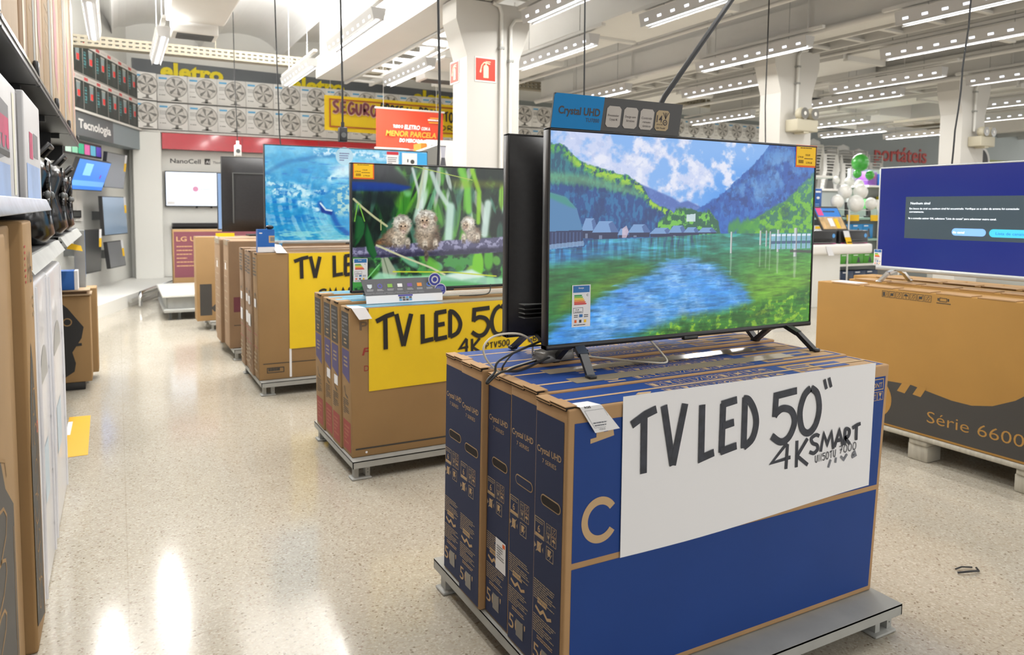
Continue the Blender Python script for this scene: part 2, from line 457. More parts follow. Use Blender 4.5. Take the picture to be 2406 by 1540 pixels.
for k, (x, z, r) in enumerate(((6.0, 3.07, .035), (5.0, 3.1, .02), (2.4, 3.3, .03), (9.58, 3.07, .035), (7.3, 3.14, .02), (8.6, 3.1, .025))):
    b = B(); b.tube([(x, -1, z), (x, 10.4, z)], r, BEAM, 8)
    for i in range(8): b.tube([(x, -.5+i*1.4, z), (x, -.5+i*1.4, 4.36)], .007, BEAM, 5, False)
    tag(b.build('service_pipe', None, (x, -1, z)), 'thin cream service pipe on rods, %s' % ('along the beam by the middle pillar', 'over the lake television', 'along the beam by the pillar with fire signs', 'along the beam by the far pillar', 'over the blue-screen television', 'between the middle and far pillars')[k], 'pipe')
# perforated tray crossing the store
t = thing('cable_tray', 'long perforated cable tray crossing the store below the vaults', 'cable tray', (-2, 10.5, 3.3))
b = B()
for z0 in (0, .05, .1): b.box((-2, 10.45, 3.27+z0), (18, 10.5, 3.30+z0), TRAY)
for i in range(270): b.box((-2+i*.074, 10.452, 3.27), (-2+i*.074+.034, 10.498, 3.40), TRAY)
b.build('perforated_side', t)
b = B(); b.box((-2, 10.5, 3.27), (18, 10.62, 3.285), TRAY); b.build('tray_bed', t)
b = B()
for i in range(14): b.tube([(-1.6+i*1.4, 10.56, 3.28), (-1.6+i*1.4, 10.56, 4.36)], .007, TRAY, 5, False)
tag(b.build('hanger_rod', t), kind='stuff')

def cassette(x0, x1, y0, y1, z, label):
    t = thing('air_conditioner', label, 'air conditioner', (x0, y0, z))
    b = B(); b.box((x0, y0, z), (x1, y1, z+.32), DUCT, .02); b.build('casing', t)
    b = B()
    for xx in (x0+.08, x1-.08):
        for yy in (y0+.1, y1-.1): b.tube([(xx, yy, z+.31), (xx, yy, 4.36)], .006, GREYM, 5, False)
    b.build('hanger_rod', t)
    b = B(); b.box((x0+.06, y1-.02, z-.1), (x1-.06, y1+.3, z+.12), DUCT, .01); hd = b.build('outlet', t)
    b = B()
    for i in range(7): b.box((x0+.1, y1+.0+i*.035, z-.112), (x1-.1, y1+.018+i*.035, z-.1), GREYD)
    b.build('louvre', hd)
cassette(.45, .98, 6.55, 7.85, 3.1, 'cream air conditioner hung under the vaults above the aisle')
cassette(3.35, 3.95, 7.9, 8.7, 3.05, 'cream air conditioner beside the pillar with fire signs')
cassette(11.9, 12.8, 8.5, 9.6, 3.05, 'cream air conditioner above the green and white balloons')
cassette(8.95, 9.55, 6.9, 7.6, 3.12, 'cream air conditioner between the middle and far pillars')

# ------------------------------------------------------------------ ceiling strip lights
def luminaire(x, y, z, label, up=False, deep=False):
    t = thing('strip_light', label, 'ceiling light', (x, y, z), 'ceiling strip lights')
    L = .75; b = B()
    b.hexa([(x-.045, y-L, z), (x+.045, y-L, z), (x+.045, y+L, z), (x-.045, y+L, z), (x-.065, y-L, z+.09), (x+.065, y-L, z+.09), (x+.065, y+L, z+.09), (x-.065, y+L, z+.09)], HOUS)
    for s_ in (-1, 1): b.box((x+s_*.041, y-L, z-.017), (x+s_*.045, y+L, z), HOUS)
    b.build('housing', t)
    b = B(); b.box((x-.015, y-L+.03, z-.006), (x+.015, y+L-.03, z), TUBEM, .004, 1)
    b.build('diffuser', t)
    b = B()
    for i in range(9):
        yy = y-.66+i*.165
        for s in (-1, 1):
            p = [(s*.0500, .018), (s*.0548, .038)]
            b.poly([(x+p[0][0], yy-.026, z+p[0][1]), (x+p[0][0], yy+.026, z+p[0][1]), (x+p[1][0], yy+.026, z+p[1][1]), (x+p[1][0], yy-.026, z+p[1][1])], SLOT)
    tag(b.build('light_slot', t), kind='stuff')
    b = B()
    for s in (-.5, .5): b.tube([(x, y+s, z+.09), (x, y+s, 4.36)], .003, GREYM, 5, False)
    b.box((x-.02, y-.9, z+.13), (x+.02, y+.9, z+.16), BEAM)
    b.build('suspension', t)
    l = bpy.data.lights.new('strip_lamp', 'AREA'); l.shape = 'RECTANGLE'; l.size = .024; l.size_y = 1.4
    l.energy = LAMP_W*(6 if deep else 2.2 if up else 1); l.color = (1, .985, .96)
    o = bpy.data.objects.new('strip_lamp', l); COL.objects.link(o); o.parent = t; o.location = (0, 0, -.009)
    if up:
        l = bpy.data.lights.new('added_vault_fill', 'AREA'); l.shape = 'RECTANGLE'; l.size = .09; l.size_y = 1.4; l.energy = UP_W  # upward fill lamp added to brighten the vaults
        o = bpy.data.objects.new('added_vault_fill', l); COL.objects.link(o); o.parent = t; o.location = (0, 0, .17); o.rotation_euler = (math.pi, 0, 0)
    return t
ROWS = [(-.15, 'along the side wall', (7.38, 3.2)), (.42, 'over the aisle', (8.36, 4.8, 2.4)), (1.95, 'over the ocean-picture television', (9.1, 6.75, 4.2, 1.9)),
        (3.08, 'beyond the pillar with fire signs', (8.4, 4.75, 2.2)), (4.0, 'beside the white air duct over the lake television', (6.6, 4.35, 1.4)),
        (5.8, 'before the beam by the middle pillar', (5.65, 3.25, .8)), (5.92, 'along the beam towards the back wall', (8.6,)), (6.95, 'past the middle pillar', (7.2, 4.2, 1.7)),
        (8.32, 'between the middle and far pillars', (5.9,)), (9.2, 'before the far pillar', (9.6, 7.0, 4.65)), (11.4, 'past the far pillar', (9.1, 6.1)),
        (13.0, 'deep in the store past the far pillar', (9.9, 6.9)), (14.4, 'above the red wall lettering', (9.4,))]
protos = {}
for x, where, ys in ROWS:
    for i, y in enumerate(sorted(ys, reverse=True)):
        lab = 'strip light %s, %s from back wall' % (where, NTH[i]) if len(ys) > 1 else 'slim white strip light hanging %s' % where
        up = x < 3.5 and y > 5.9
        deep = y > 8.5 and x > 8.5; ky = (up, deep)
        if ky not in protos: protos[ky] = luminaire(x, y, 2.9, lab, up, deep)
        else: dup(protos[ky], (x, y, 2.9), lab)

# lettering and panels on the back wall
def sign3d(name, label, cat, o, u, txt, size, m, bold=.02, width=None, thick=.02):
    t = thing(name, label, cat, o)
    b = B(); n = u.cross(Z3)
    b.text(o, u, Z3, txt, 0, 0, size, m, bold, width, thick)
    vs = b.V[:]; fs = [list(f) for f in b.F]
    # side walls of the raised letters
    from collections import Counter
    cnt = Counter()
    for f in fs:
        for i in range(len(f)): cnt[tuple(sorted((f[i], f[(i+1) % len(f)])))] += 1
    k = len(vs); back = [Vector(v)-n*thick for v in vs]
    b.V += [tuple(v) for v in back]
    for f in fs:
        for i in range(len(f)):
            a, c = f[i], f[(i+1) % len(f)]
            if cnt[tuple(sorted((a, c)))] == 1: b.F.append([a, a+k, c+k, c]); b.I.append(0); b.SM.append(False)
    return b, t
for i, (x, z) in enumerate(((.69, 3.475), (2.80, 3.435), (5.13, 3.395))):
    b, t = sign3d('wall_lettering', 'yellow eletro lettering on the grey band, %s' % ('above the first fan cartons', 'above the yellow cloth banner', 'partly behind the pillar with fire signs')[i], 'sign', Vector((x, YB-.014, z)), X3, 'eletro', .35, TXTY, .04, .98)
    o = b.build('letters', t)
b, t = sign3d('wall_lettering', 'red lettering portáteis on the grey wall behind the balloons', 'sign', Vector((19.0, YB-.014, 2.82)), X3, 'portáteis', .62, TXTR, .01, 2.4)
b.build('letters', t)

# red fascia, white display panel with its wording
t = thing('display_fascia', 'glossy red fascia band under the fan cartons on the back wall', 'fascia', (.67, 13.5, 2.27))
b = B(); b.box((.67, 13.3, 2.27), (6.5, 13.34, 2.53), mat('gloss_red_panel', '#b81728', .25, coat=.4)); b.build('red_panel', t)
b = B()
for x in (1.9, 3.2, 4.5): b.box((x, 13.296, 2.27), (x+.006, 13.3, 2.53), MAROON)
b.build('panel_joint', t)
b = B(); b.box((.67, 13.56, .16), (6.4, YB-.015, 2.27), WALLW); t = struct(b, 'trim_3')
b = B(); o = Vector((0, 13.56, 0)); b.text(o, X3, Z3, 'NanoCell', .80, 2.06, .105, CHAR, .015, .47)
b.rect(o, X3, Z3, 1.33, 1.42, 2.05, 2.15, CHAR); b.text(o, X3, Z3, 'AI', 1.35, 2.07, .07, WHT, .01); b.text(o, X3, Z3, 'ThinQ', 1.46, 2.07, .06, CHAR, .01)
b.build('wording', t)
b = B(); b.box((.8, 13.3, 1.0), (1.75, 13.55, 1.06), BLK); b.box((.8, 13.5, .5), (1.75, 13.55, 1.0), BLK)
tag(b.build('ledge', None, (1.2, 13.4, 1.0)), 'black wall ledge below the lit pale television', 'shelf')

# conduits on the pillars
for k, (x, y, za, zb) in enumerate(((2.94, 5.7, 0, 3.0), (3.03, 5.7, 0, 2.9), (6.58, 5.7, 2.4, 3.02), (9.9, 5.7, 2.4, 2.95))):
    b = B(); pts = [(x, y, za), (x, y, zb)]
    pts += [(x+(.04 if k != 0 else -.02), y, zb+.06), (x+(.14 if k != 0 else -.08), y, zb+.08)]
    b.tube(pts, .016, WALLW, 8)
    for z in (za+.5, zb-.3): b.box((x-.022, y-.02, z), (x+.022, y+.03, z+.02), GREYM)
    tag(b.build('conduit', None, (x, y, za)), ('white electrical conduit beside the fire extinguisher sign', 'outer white conduit on the edge of the pillar with fire signs', 'thin white conduit running into the emergency light on the middle pillar', 'thin white conduit running into the emergency light on the far pillar')[k], 'conduit')

# fire-extinguisher signs
def fire_sign(o, u, s, label):
    t = thing('fire_sign', label, 'sign', o)
    b = B(); o = Vector(o); n = u.cross(Z3)
    b.obox(o+n*.002, u*(s/2+.008), Z3*(s/2+.012), n*.002, WHITE); b.build('backing', t)
    b = B(); b.rect(o, u, Z3, -s/2, s/2, -s/2, s/2, mat('sign_red', '#cf3a22', .5), .0045)
    I = mat('sign_ivory', '#ece6c2', .6); k = s/.2
    b.shape(o, u, Z3, [(x*k, y*k) for x, y in ((-.022, -.075), (.03, -.075), (.03, .02), (.024, .034), (.012, .042), (-.006, .042), (-.018, .034), (-.022, .02))], I, .006)
    b.stroke(o, u, Z3, [(.004*k, .04*k), (.004*k, .058*k), (-.018*k, .062*k), (-.04*k, .035*k), (-.05*k, -.005*k)], .009*k, I, .0063)
    b.stroke(o, u, Z3, [(-.014*k, .066*k), (.045*k, .052*k)], .009*k, I, .0066); b.stroke(o, u, Z3, [(0, .072*k), (.05*k, .072*k)], .007*k, I, .0069)
    b.stroke(o, u, Z3, [(-.049*k, -.005*k), (-.055*k, -.03*k)], .016*k, I, .0069)
    b.build('pictogram', t)
fire_sign((2.802, 5.729, 2.52), X3, .185, 'red fire extinguisher sign on the wide face of the white pillar')
fire_sign((2.629, 5.98, 2.52), Vector((0, -1, 0)), .17, 'red fire extinguisher sign on the narrow face of the white pillar')

# emergency lights
def emergency(x, z, label):
    t = thing('emergency_light', label, 'emergency light', (x, 5.73, z))
    E_ = mat('beige_plastic', '#c3bca6', .5)
    b = B(); b.box((x-.16, 5.56, z), (x+.16, 5.73, z+.13), E_, .012); b.box((x-.05, 5.57, z-.02), (x+.03, 5.7, z), E_); b.build('case', t)
    for s in (-.07, .09):
        b = B(); c = Vector((x+s, 5.6, z+.19)); b.ball(c, (.068, .06, .068), E_, 14, 8); h = b.build('lamp_head', t)
        b = B(); b.disc(c+Vector((0, -.056, 0)), X3, Z3, .06, CHROME, 18); b.disc(c+Vector((0, -.059, 0)), X3, Z3, .022, WHITE, 10); b.build('reflector', h)
emergency(6.60, 2.2, 'beige twin-lamp emergency light on the middle pillar')
emergency(9.98, 2.2, 'beige twin-lamp emergency light on the far pillar')

# ------------------------------------------------------------------ pictures shown on the television screens (computed here)
def rnd_noise(h, w, sy, sx, seed):
    r = np.random.RandomState(seed); gy, gx = int(sy)+2, int(sx)+2; g = r.rand(gy+1, gx+1)
    y = np.linspace(0, sy, h); x = np.linspace(0, sx, w); yi = y.astype(int); xi = x.astype(int)
    fy = y-yi; fx = x-xi; fy = (fy*fy*(3-2*fy))[:, None]; fx = (fx*fx*(3-2*fx))[None]
    a = g[yi][:, xi]; b_ = g[yi][:, xi+1]; c = g[yi+1][:, xi]; d = g[yi+1][:, xi+1]
    return (a*(1-fx)+b_*fx)*(1-fy)+(c*(1-fx)+d*fx)*fy
def fbm(h, w, sy, sx, seed, o=5):
    s = 0; k = .5; t = 0
    for i in range(o): s = s+k*rnd_noise(h, w, sy*2**i, sx*2**i, seed+i); t += k; k *= .55
    return s/t
def smooth(a, lo, hi): t = np.clip((a-lo)/(hi-lo), 0, 1); return t*t*(3-2*t)
def mixc(img, col, m):
    col = np.asarray(col, float)/255; m = np.clip(m, 0, 1)[..., None]
    return img*(1-m)+col*m
def blur(a, n):
    for ax in (0, 1):
        for _ in range(2):
            p = np.pad(a, [(n, n) if i == ax else (0, 0) for i in range(2)], mode='edge')
            c = np.cumsum(p, ax); c = np.concatenate([np.zeros_like(np.take(c, [0], ax)), c], ax)
            L = 2*n+1; a = (np.take(c, range(L, c.shape[ax]), ax)-np.take(c, range(0, c.shape[ax]-L), ax))/L
    return a
def inpoly(U, V, pts, soft=0):
    ins = np.zeros(U.shape, bool); n = len(pts)
    for i in range(n):
        (x0, y0), (x1, y1) = pts[i], pts[(i+1) % n]
        if y0 == y1: continue
        ins ^= ((V > y0) != (V > y1)) & (U < (x1-x0)*(V-y0)/(y1-y0)+x0)
    m = ins.astype(float)
    return blur(m, soft) if soft else m
def ell(U, V, cx, cy, rx, ry, soft=.25, rot=0.):
    dx, dy = U-cx, V-cy; c, s_ = math.cos(rot), math.sin(rot)
    d = np.sqrt(((dx*c+dy*s_)/rx)**2+((-dx*s_+dy*c)/ry)**2)
    return 1-smooth(d, 1-soft, 1+soft)
def segm(U, V, pts, w, soft=.5):
    m = np.zeros(U.shape); asp = .5769
    for (x0, y0), (x1, y1) in zip(pts, pts[1:]):
        ax, ay, bx, by = x0, y0*asp, x1, y1*asp; dx, dy = bx-ax, by-ay
        t = np.clip(((U-ax)*dx+(V*asp-ay)*dy)/(dx*dx+dy*dy+1e-12), 0, 1)
        d = np.hypot(U-ax-t*dx, V*asp-ay-t*dy); m = np.maximum(m, 1-smooth(d, w*(1-soft), w*(1+soft)))
    return m
def canvas(w, h):
    U, V = np.meshgrid((np.arange(w)+.5)/w, (np.arange(h)+.5)/h); return U, V, np.zeros((h, w, 3))

def lake_picture(w, h):
    U, V, img = canvas(w, h); I = np.interp
    n1 = fbm(h, w, 5, 8, 1); n2 = fbm(h, w, 40, 60, 7, 4); n3 = fbm(h, w, 16, 24, 21); st = fbm(h, w, 60, 14, 33, 4); tr = fbm(h, w, 34, 120, 51, 3); vs = fbm(h, w, 5, 80, 61, 3); rp = fbm(h, w, 110, 26, 71, 3)
    img = mixc(img, (128, 178, 240), V*0+1); img = mixc(img, (70, 150, 235), smooth(U, .35, .7)*smooth(V, .02, .3))
    cl = smooth(n3*.5+n1*.5+.14*(1-smooth(U, .25, .75))-.06*smooth(U, .6, .85), .47, .6)
    img = mixc(img, (205, 214, 244), cl*.95); img = mixc(img, (236, 238, 250), smooth(n3, .5, .7)*cl*.8); img = mixc(img, (160, 180, 225), smooth(n2, .55, .7)*cl*.3)
    d = I(U, [.25, .283, .346, .411, .44, .47, .515, .56], [.2, .225, .26, .296, .321, .31, .338, .4]); m = smooth(V-d, -.004, .01)*smooth(U, .2, .29)*(U < .57)
    img = mixc(img, (78, 108, 182), m); img = mixc(img, (96, 130, 200), m*smooth(n2, .5, .65)*.6)
    d = I(U, [.5, .515, .569, .614, .669, .732, .777, .8, 1.0], [.36, .344, .302, .26, .186, .101, .03, -.02, -.05])+(n2-.5)*.03; m = smooth(V-d, -.003, .012)*(U > .5)
    img = mixc(img, (26, 84, 170), m); img = mixc(img, (52, 122, 200), m*smooth(n3*.5+tr*.5, .44, .6)*.8); img = mixc(img, (14, 52, 120), m*smooth(n2, .52, .66)*.55)
    img = mixc(img, (118, 168, 220), m*np.clip(ell(U, V, .85, .12, .07, .1, .8)+ell(U, V, .73, .25, .06, .06, .8), 0, 1)*.7*smooth(n3, .3, .6))
    img = mixc(img, (20, 95, 190), m*smooth(V, .3, .46)*.6)
    d = I(U, [.66, .668, .699, .773, .875, .997], [.5, .47, .423, .371, .295, .136])+(n2-.5)*.05; m = smooth(V-d, -.004, .02)*(U > .62)
    img = mixc(img, (40, 120, 90), m); img = mixc(img, (110, 185, 40), m*smooth(n2+.25*(U-.8)+.3*(V-.3), .42, .62)); img = mixc(img, (20, 80, 80), m*smooth(n3, .5, .7)*.6)
    img = mixc(img, (70, 140, 190), m*smooth(.3-V, -.05, .15)*.35)
    d = I(U, [0, .01, .03, .093, .189, .255, .304, .326, .362, .408, .45, .52], [.05, .06, .05, .133, .174, .197, .242, .299, .336, .36, .4, .47])+(n2-.5)*.03; dd = V-d; m = smooth(dd, -.003, .01)*(U < .5)
    img = mixc(img, (22, 84, 112), m); img = mixc(img, (36, 128, 140), m*smooth(tr, .46, .62)*.8); img = mixc(img, (10, 50, 92), m*smooth(n3, .5, .66)*.6)
    rg = 1-smooth(dd, .015, .07); img = mixc(img, (88, 170, 70), m*rg*smooth(tr*.6+n2*.4, .4, .56)); img = mixc(img, (168, 210, 50), m*rg*smooth(U, .02, .1)*smooth(n2, .44, .58)*.9)
    img = mixc(img, (150, 200, 120), m*inpoly(U, V, [(0, .19), (.12, .2), (.3, .27), (.3, .3), (.12, .25), (0, .24)], 5)*.5)
    d2 = I(U, [0, .1, .2, .3, .36, .42], [.24, .25, .27, .3, .36, .42])+(tr-.5)*.05; m2 = m*smooth(V-d2, -.004, .02)
    img = mixc(img, (16, 72, 138), m2); img = mixc(img, (30, 116, 170), m2*smooth(tr, .46, .62)*.8); img = mixc(img, (12, 52, 110), m2*smooth(n3, .48, .64)*.7)
    d = I(U, [.33, .408, .43, .471, .516, .554, .587, .6, .62], [.44, .375, .35, .343, .37, .355, .41, .48, .5])+(n2-.5)*.05; m = smooth(V-d, -.003, .015)*(U > .36)*(U < .625)
    img = mixc(img, (26, 95, 70), m); img = mixc(img, (112, 190, 70), m*smooth(n2+.1*(n3-.5), .46, .6))
    img = mixc(img, (210, 225, 235), inpoly(U, V, [(.466, .385), (.5, .38), (.5, .42), (.466, .42)])*.9)
    for k in range(9): img = mixc(img, (60, 150, 60), ell(U, V, .64+k*.014, .46-.012*(k % 3), .01, .035, .5)*.8)
    # boathouses along the far shore
    wl = I(U, [0, .11, .129, .301, .596, 1], [.548, .54, .505, .502, .484, .484])
    for (x0, x1, yr, yb) in ((.10, .155, .405, .5), (.135, .225, .419, .505), (.22, .262, .455, .5), (.255, .335, .433, .497), (.33, .42, .452, .497), (.40, .47, .44, .495), (.455, .52, .45, .49), (.51, .585, .452, .485)):
        ym = yr+(yb-yr)*.55; q = (x1-x0)*.25
        img = mixc(img, (20, 34, 78), inpoly(U, V, [(x0+.004, ym), (x1-.004, ym), (x1-.004, yb), (x0+.004, yb)]))
        img = mixc(img, (116, 156, 206), inpoly(U, V, [(x0, ym+.006), (x0+q, yr), (x1-q, yr), (x1, ym+.006)])); img = mixc(img, (60, 92, 150), inpoly(U, V, [(x1-q*1.6, yr+.012), (x1-q, yr), (x1, ym+.006), (x1-q*1.2, ym+.006)])*.8)
        img = mixc(img, (190, 205, 225), inpoly(U, V, [(x0+q, ym+.02), (x0+q*1.5, ym+.02), (x0+q*1.5, yb), (x0+q, yb)])*.5)
    img = mixc(img, (215, 190, 205), inpoly(U, V, [(.235, .455), (.25, .44), (.258, .47), (.25, .5), (.235, .5)])*.8)
    img = mixc(img, (74, 128, 176), inpoly(U, V, [(0, .285), (.05, .305), (.085, .36), (.105, .462), (0, .47)])); img = mixc(img, (52, 150, 120), inpoly(U, V, [(0, .285), (.05, .305), (.085, .36), (.06, .35), (0, .31)], 2)*.7)
    img = mixc(img, (24, 44, 92), inpoly(U, V, [(0, .466), (.104, .46), (.108, .53), (0, .545)]))
    for k in range(9): img = mixc(img, (90, 120, 170), inpoly(U, V, [(.008+.011*k, .47), (.011+.011*k, .47), (.011+.011*k, .54), (.008+.011*k, .54)])*.55)
    img = mixc(img, (150, 185, 220), inpoly(U, V, [(0, .527), (.108, .512), (.11, .535), (0, .55)])*.7)
    # water
    m = smooth(V-wl, -.002, .004)*(1-inpoly(U, V, [(0, .3), (.108, .3), (.108, .54), (0, .55)])); wv = V-wl
    wat = np.zeros_like(img); wat = mixc(wat, (34, 128, 110), V*0+1); wat = mixc(wat, (40, 130, 200), smooth(.45-U, -.1, .35)*smooth(.2-wv, -.02, .1)*.85)
    wat = mixc(wat, (60, 165, 165), smooth(st, .5, .7)*smooth(.16-wv, 0, .12)*.6); wat = mixc(wat, (22, 95, 60), smooth(wv, .04, .15)*.75)
    wat = mixc(wat, (70, 160, 200), smooth(vs, .5, .66)*smooth(.16-wv, 0, .14)*smooth(.62-U, 0, .2)*.8); wat = mixc(wat, (16, 60, 110), smooth(vs, .46, .34)*smooth(.1-wv, 0, .08)*smooth(.6-U, 0, .1)*.7); wat = mixc(wat, (90, 160, 40), smooth(U, .55, .85)*smooth(wv, .02, .18)*.75); wat = mixc(wat, (120, 165, 25), smooth(U, .6, .75)*smooth(V, .62, .8)*.6)
    wat = mixc(wat, (28, 105, 30), inpoly(U, V, [(0, .63), (.26, .6), (.34, .66), (.17, .8), (0, .89)], 8)*.75); wat = mixc(wat, (100, 140, 20), inpoly(U, V, [(.05, .76), (.25, .66), (.36, .64), (.2, .76), (.02, .86)], 8)*.7)
    bl = inpoly(U, V, [(.01, .93), (.171, .79), (.331, .69), (.402, .635), (.5, .625), (.592, .67), (.716, .79), (.744, .89), (.64, .93), (.407, .96), (.2, 1), (0, 1)], 9)
    bl = np.clip(bl*1.1+(st-.5)*1.3*(bl > .03)*(bl < .97), 0, 1)*.93
    wat = mixc(wat, (62, 148, 228), bl); wat = mixc(wat, (150, 200, 246), bl*smooth(n1*.5+n3*.3+rp*.2, .42, .58)*.85); wat = mixc(wat, (30, 104, 190), bl*smooth(rp, .52, .66)*.5); wat = mixc(wat, (24, 96, 190), bl*smooth(n1, .5, .65)*.4); wat = mixc(wat, (70, 190, 200), bl*smooth(V, .88, .98)*smooth(U, .25, .5)*.5)
    gb = inpoly(U, V, [(.3, 1), (.45, .92), (.62, .9), (.78, .86), (1, .8), (1, 1)], 8)
    wat = mixc(wat, (56, 125, 30), gb*.85); wat = mixc(wat, (140, 185, 30), gb*smooth(n2, .5, .66)*.8); wat = mixc(wat, (20, 80, 30), gb*smooth(n3, .5, .66)*.6)
    wat = wat*(1+(st-.5)[..., None]*.45+(rp-.5)[..., None]*.5)+((n2-.5)*.1)[..., None]
    img = img*(1-m[..., None])+wat*m[..., None]
    for x0, y0, y1, wd in ((.645, .474, .59, .004), (.767, .47, .55, .0035), (.793, .47, .56, .003), (.81, .475, .57, .003), (.845, .465, .592, .0055), (.924, .456, .62, .008)):
        img = mixc(img, (196, 204, 200), inpoly(U, V, [(x0-wd, y0), (x0+wd, y0), (x0+wd, y1), (x0-wd, y1)])); img = mixc(img, (90, 100, 100), inpoly(U, V, [(x0+wd*.3, y0), (x0+wd, y0), (x0+wd, y1), (x0+wd*.3, y1)])*.7)
        img = mixc(img, (190, 205, 190), inpoly(U, V, [(x0-wd, y1), (x0+wd, y1), (x0+wd*.6, y1+.12), (x0-wd*.6, y1+.12)], 1)*.5)
    for k in range(8):
        x0 = .815+.023*k
        img = mixc(img, (150, 190, 225), inpoly(U, V, [(x0, .49), (x0+.018, .488), (x0+.018, .575), (x0, .575)])*.75); img = mixc(img, (40, 70, 110), inpoly(U, V, [(x0, .53), (x0+.018, .53), (x0+.018, .545), (x0, .545)])*.8)
        img = mixc(img, (235, 240, 250), inpoly(U, V, [(x0, .492), (x0+.018, .49), (x0+.018, .502), (x0, .503)])*.8)
    img = mixc(img, (60, 50, 60), inpoly(U, V, [(.9, .58), (1, .585), (1, .6), (.9, .595)])*.7)
    return np.clip(img, 0, 1)

def monkey_picture(w, h):
    U, V, img = canvas(w, h); n2 = fbm(h, w, 40, 60, 5, 4); n3 = fbm(h, w, 10, 16, 9); fine = fbm(h, w, 90, 130, 77, 2); r = random.Random(12)
    img = mixc(img, (40, 60, 44), V*0+1); img = mixc(img, (66, 110, 58), smooth(n3, .46, .6)); img = mixc(img, (22, 30, 28), smooth(fbm(h, w, 4, 9, 97, 3), .48, .6)*.85)
    pal = [(96, 176, 50), (60, 140, 44), (198, 228, 206), (120, 200, 150), (34, 84, 44), (24, 40, 34), (150, 206, 60), (226, 242, 232), (70, 120, 100), (190, 196, 190), (30, 50, 40), (110, 190, 70)]
    for k in range(95):
        cx, cy = r.uniform(.02, 1), r.uniform(-.02, .62); x_, y_ = r.uniform(.008, .024), r.uniform(.07, .2); m = ell(U, V, cx, cy, x_, y_, .3, r.uniform(-.22, .3)); c = r.choice(pal)
        if cx < .3 and sum(c) > 330 and r.random() < .6: c = (30, 46, 40)
        img = mixc(img, c, m*r.uniform(.6, .95)); img = mixc(img, [q*.6 for q in c], segm(U, V, [(cx, cy-y_*.8), (cx, cy+y_*.8)], .0015)*m*.5)
    for pts, wd, c in (([(.30, .02), (.33, .2), (.34, .33)], .007, (214, 226, 222)), ([(.36, 0), (.345, .16), (.325, .34)], .006, (196, 206, 170)), ([(.4, .05), (.43, .18), (.48, .3)], .012, (200, 222, 210)), ([(.22, .04), (.25, .12), (.275, .22)], .018, (120, 196, 120)), ([(.555, .02), (.595, .18), (.6, .36)], .017, (126, 206, 70)), ([(.62, .02), (.66, .2), (.655, .46)], .012, (150, 210, 40)), ([(.5, .33), (.49, .6)], .022, (206, 238, 222)), ([(.71, .3), (.69, .56)], .02, (214, 236, 226))):
        img = mixc(img, c, blur(segm(U, V, pts, wd, .5), 1)*.9)
    img = mixc(img, (60, 62, 66), inpoly(U, V, [(0, 0), (.2, 0), (.27, .1), (.3, .2), (0, .16)], 4)*.95); img = mixc(img, (20, 60, 150), inpoly(U, V, [(0, .135), (.18, .14), (.3, .17), (.24, .21), (0, .215)], 2)*.92); img = mixc(img, (30, 42, 44), inpoly(U, V, [(0, .215), (.24, .21), (.2, .33), (0, .3)], 5)*.85)  # blue band is a reflection painted into the picture
    img = mixc(img, (170, 170, 30), inpoly(U, V, [(.5, .1), (.8, .1), (.8, .16), (.52, .17)], 4)*.35)
    bot = smooth(V, .7, .76); img = mixc(img, (34, 62, 48), bot*.85); img = mixc(img, (70, 150, 70), bot*smooth(n3, .5, .62)); img = mixc(img, (20, 30, 32), bot*smooth(n3, .45, .36))
    for k in range(26):
        cx, cy = r.uniform(.1, 1), r.uniform(.76, 1); m = ell(U, V, cx, cy, r.uniform(.015, .04), r.uniform(.03, .09), .3, r.uniform(-.9, .9)); img = mixc(img, r.choice(pal), m*.8)
    img = mixc(img, (120, 200, 40), ell(U, V, .655, .82, .032, .12, .2)); img = mixc(img, (90, 170, 50), ell(U, V, .715, .78, .028, .1, .3)); img = mixc(img, (160, 172, 146), inpoly(U, V, [(.135, .69), (.16, .7), (.22, .87), (.2, .95), (.15, .9)], 1)); img = mixc(img, (110, 128, 100), segm(U, V, [(.145, .7), (.185, .92)], .003))
    br = inpoly(U, V, [(0, .66), (.22, .64), (.47, .612), (.76, .59), (1, .57), (1, .7), (.754, .72), (.47, .735), (.14, .742), (0, .73)], 1)
    img = mixc(img, (92, 90, 120), br); img = mixc(img, (172, 170, 200), br*smooth(n2+.25*(.66-V-.05*U), .47, .6)*.8); img = mixc(img, (44, 42, 66), br*smooth(V-.7+.06*U, 0, .04)*.85)
    img = mixc(img, (168, 226, 190), inpoly(U, V, [(.06, .96), (.13, .86), (.24, .9), (.47, .9), (.62, .86), (.7, .93), (.8, .95), (.8, 1), (.06, 1)], 2)*.85); img = mixc(img, (60, 160, 70), inpoly(U, V, [(.2, 1), (.3, .93), (.55, .96), (.7, 1)], 3)*.7); img = mixc(img, (232, 246, 238), inpoly(U, V, [(.47, .91), (.62, .87), (.7, .93), (.56, .95)], 2)*.8)
    fur = 1+(n2-.5)*.45+(fine-.5)*.7; rag = (n2-.5)*.22+(fine-.5)*.4
    def put(c, m):
        nonlocal img
        img = img*(1-m[..., None])+np.clip(np.array(c)/255*fur[..., None], 0, 1)*m[..., None]
    def fe(x, y, rx, ry, soft=.18, rot=0.):
        dx, dy = (U-x)/1.13, (V-y)*.607/1.13; c, s_ = math.cos(rot), math.sin(rot); d = np.sqrt(((dx*c+dy*s_)/rx)**2+((-dx*s_+dy*c)/ry)**2)+rag
        return 1-smooth(d, 1-soft, 1+soft)
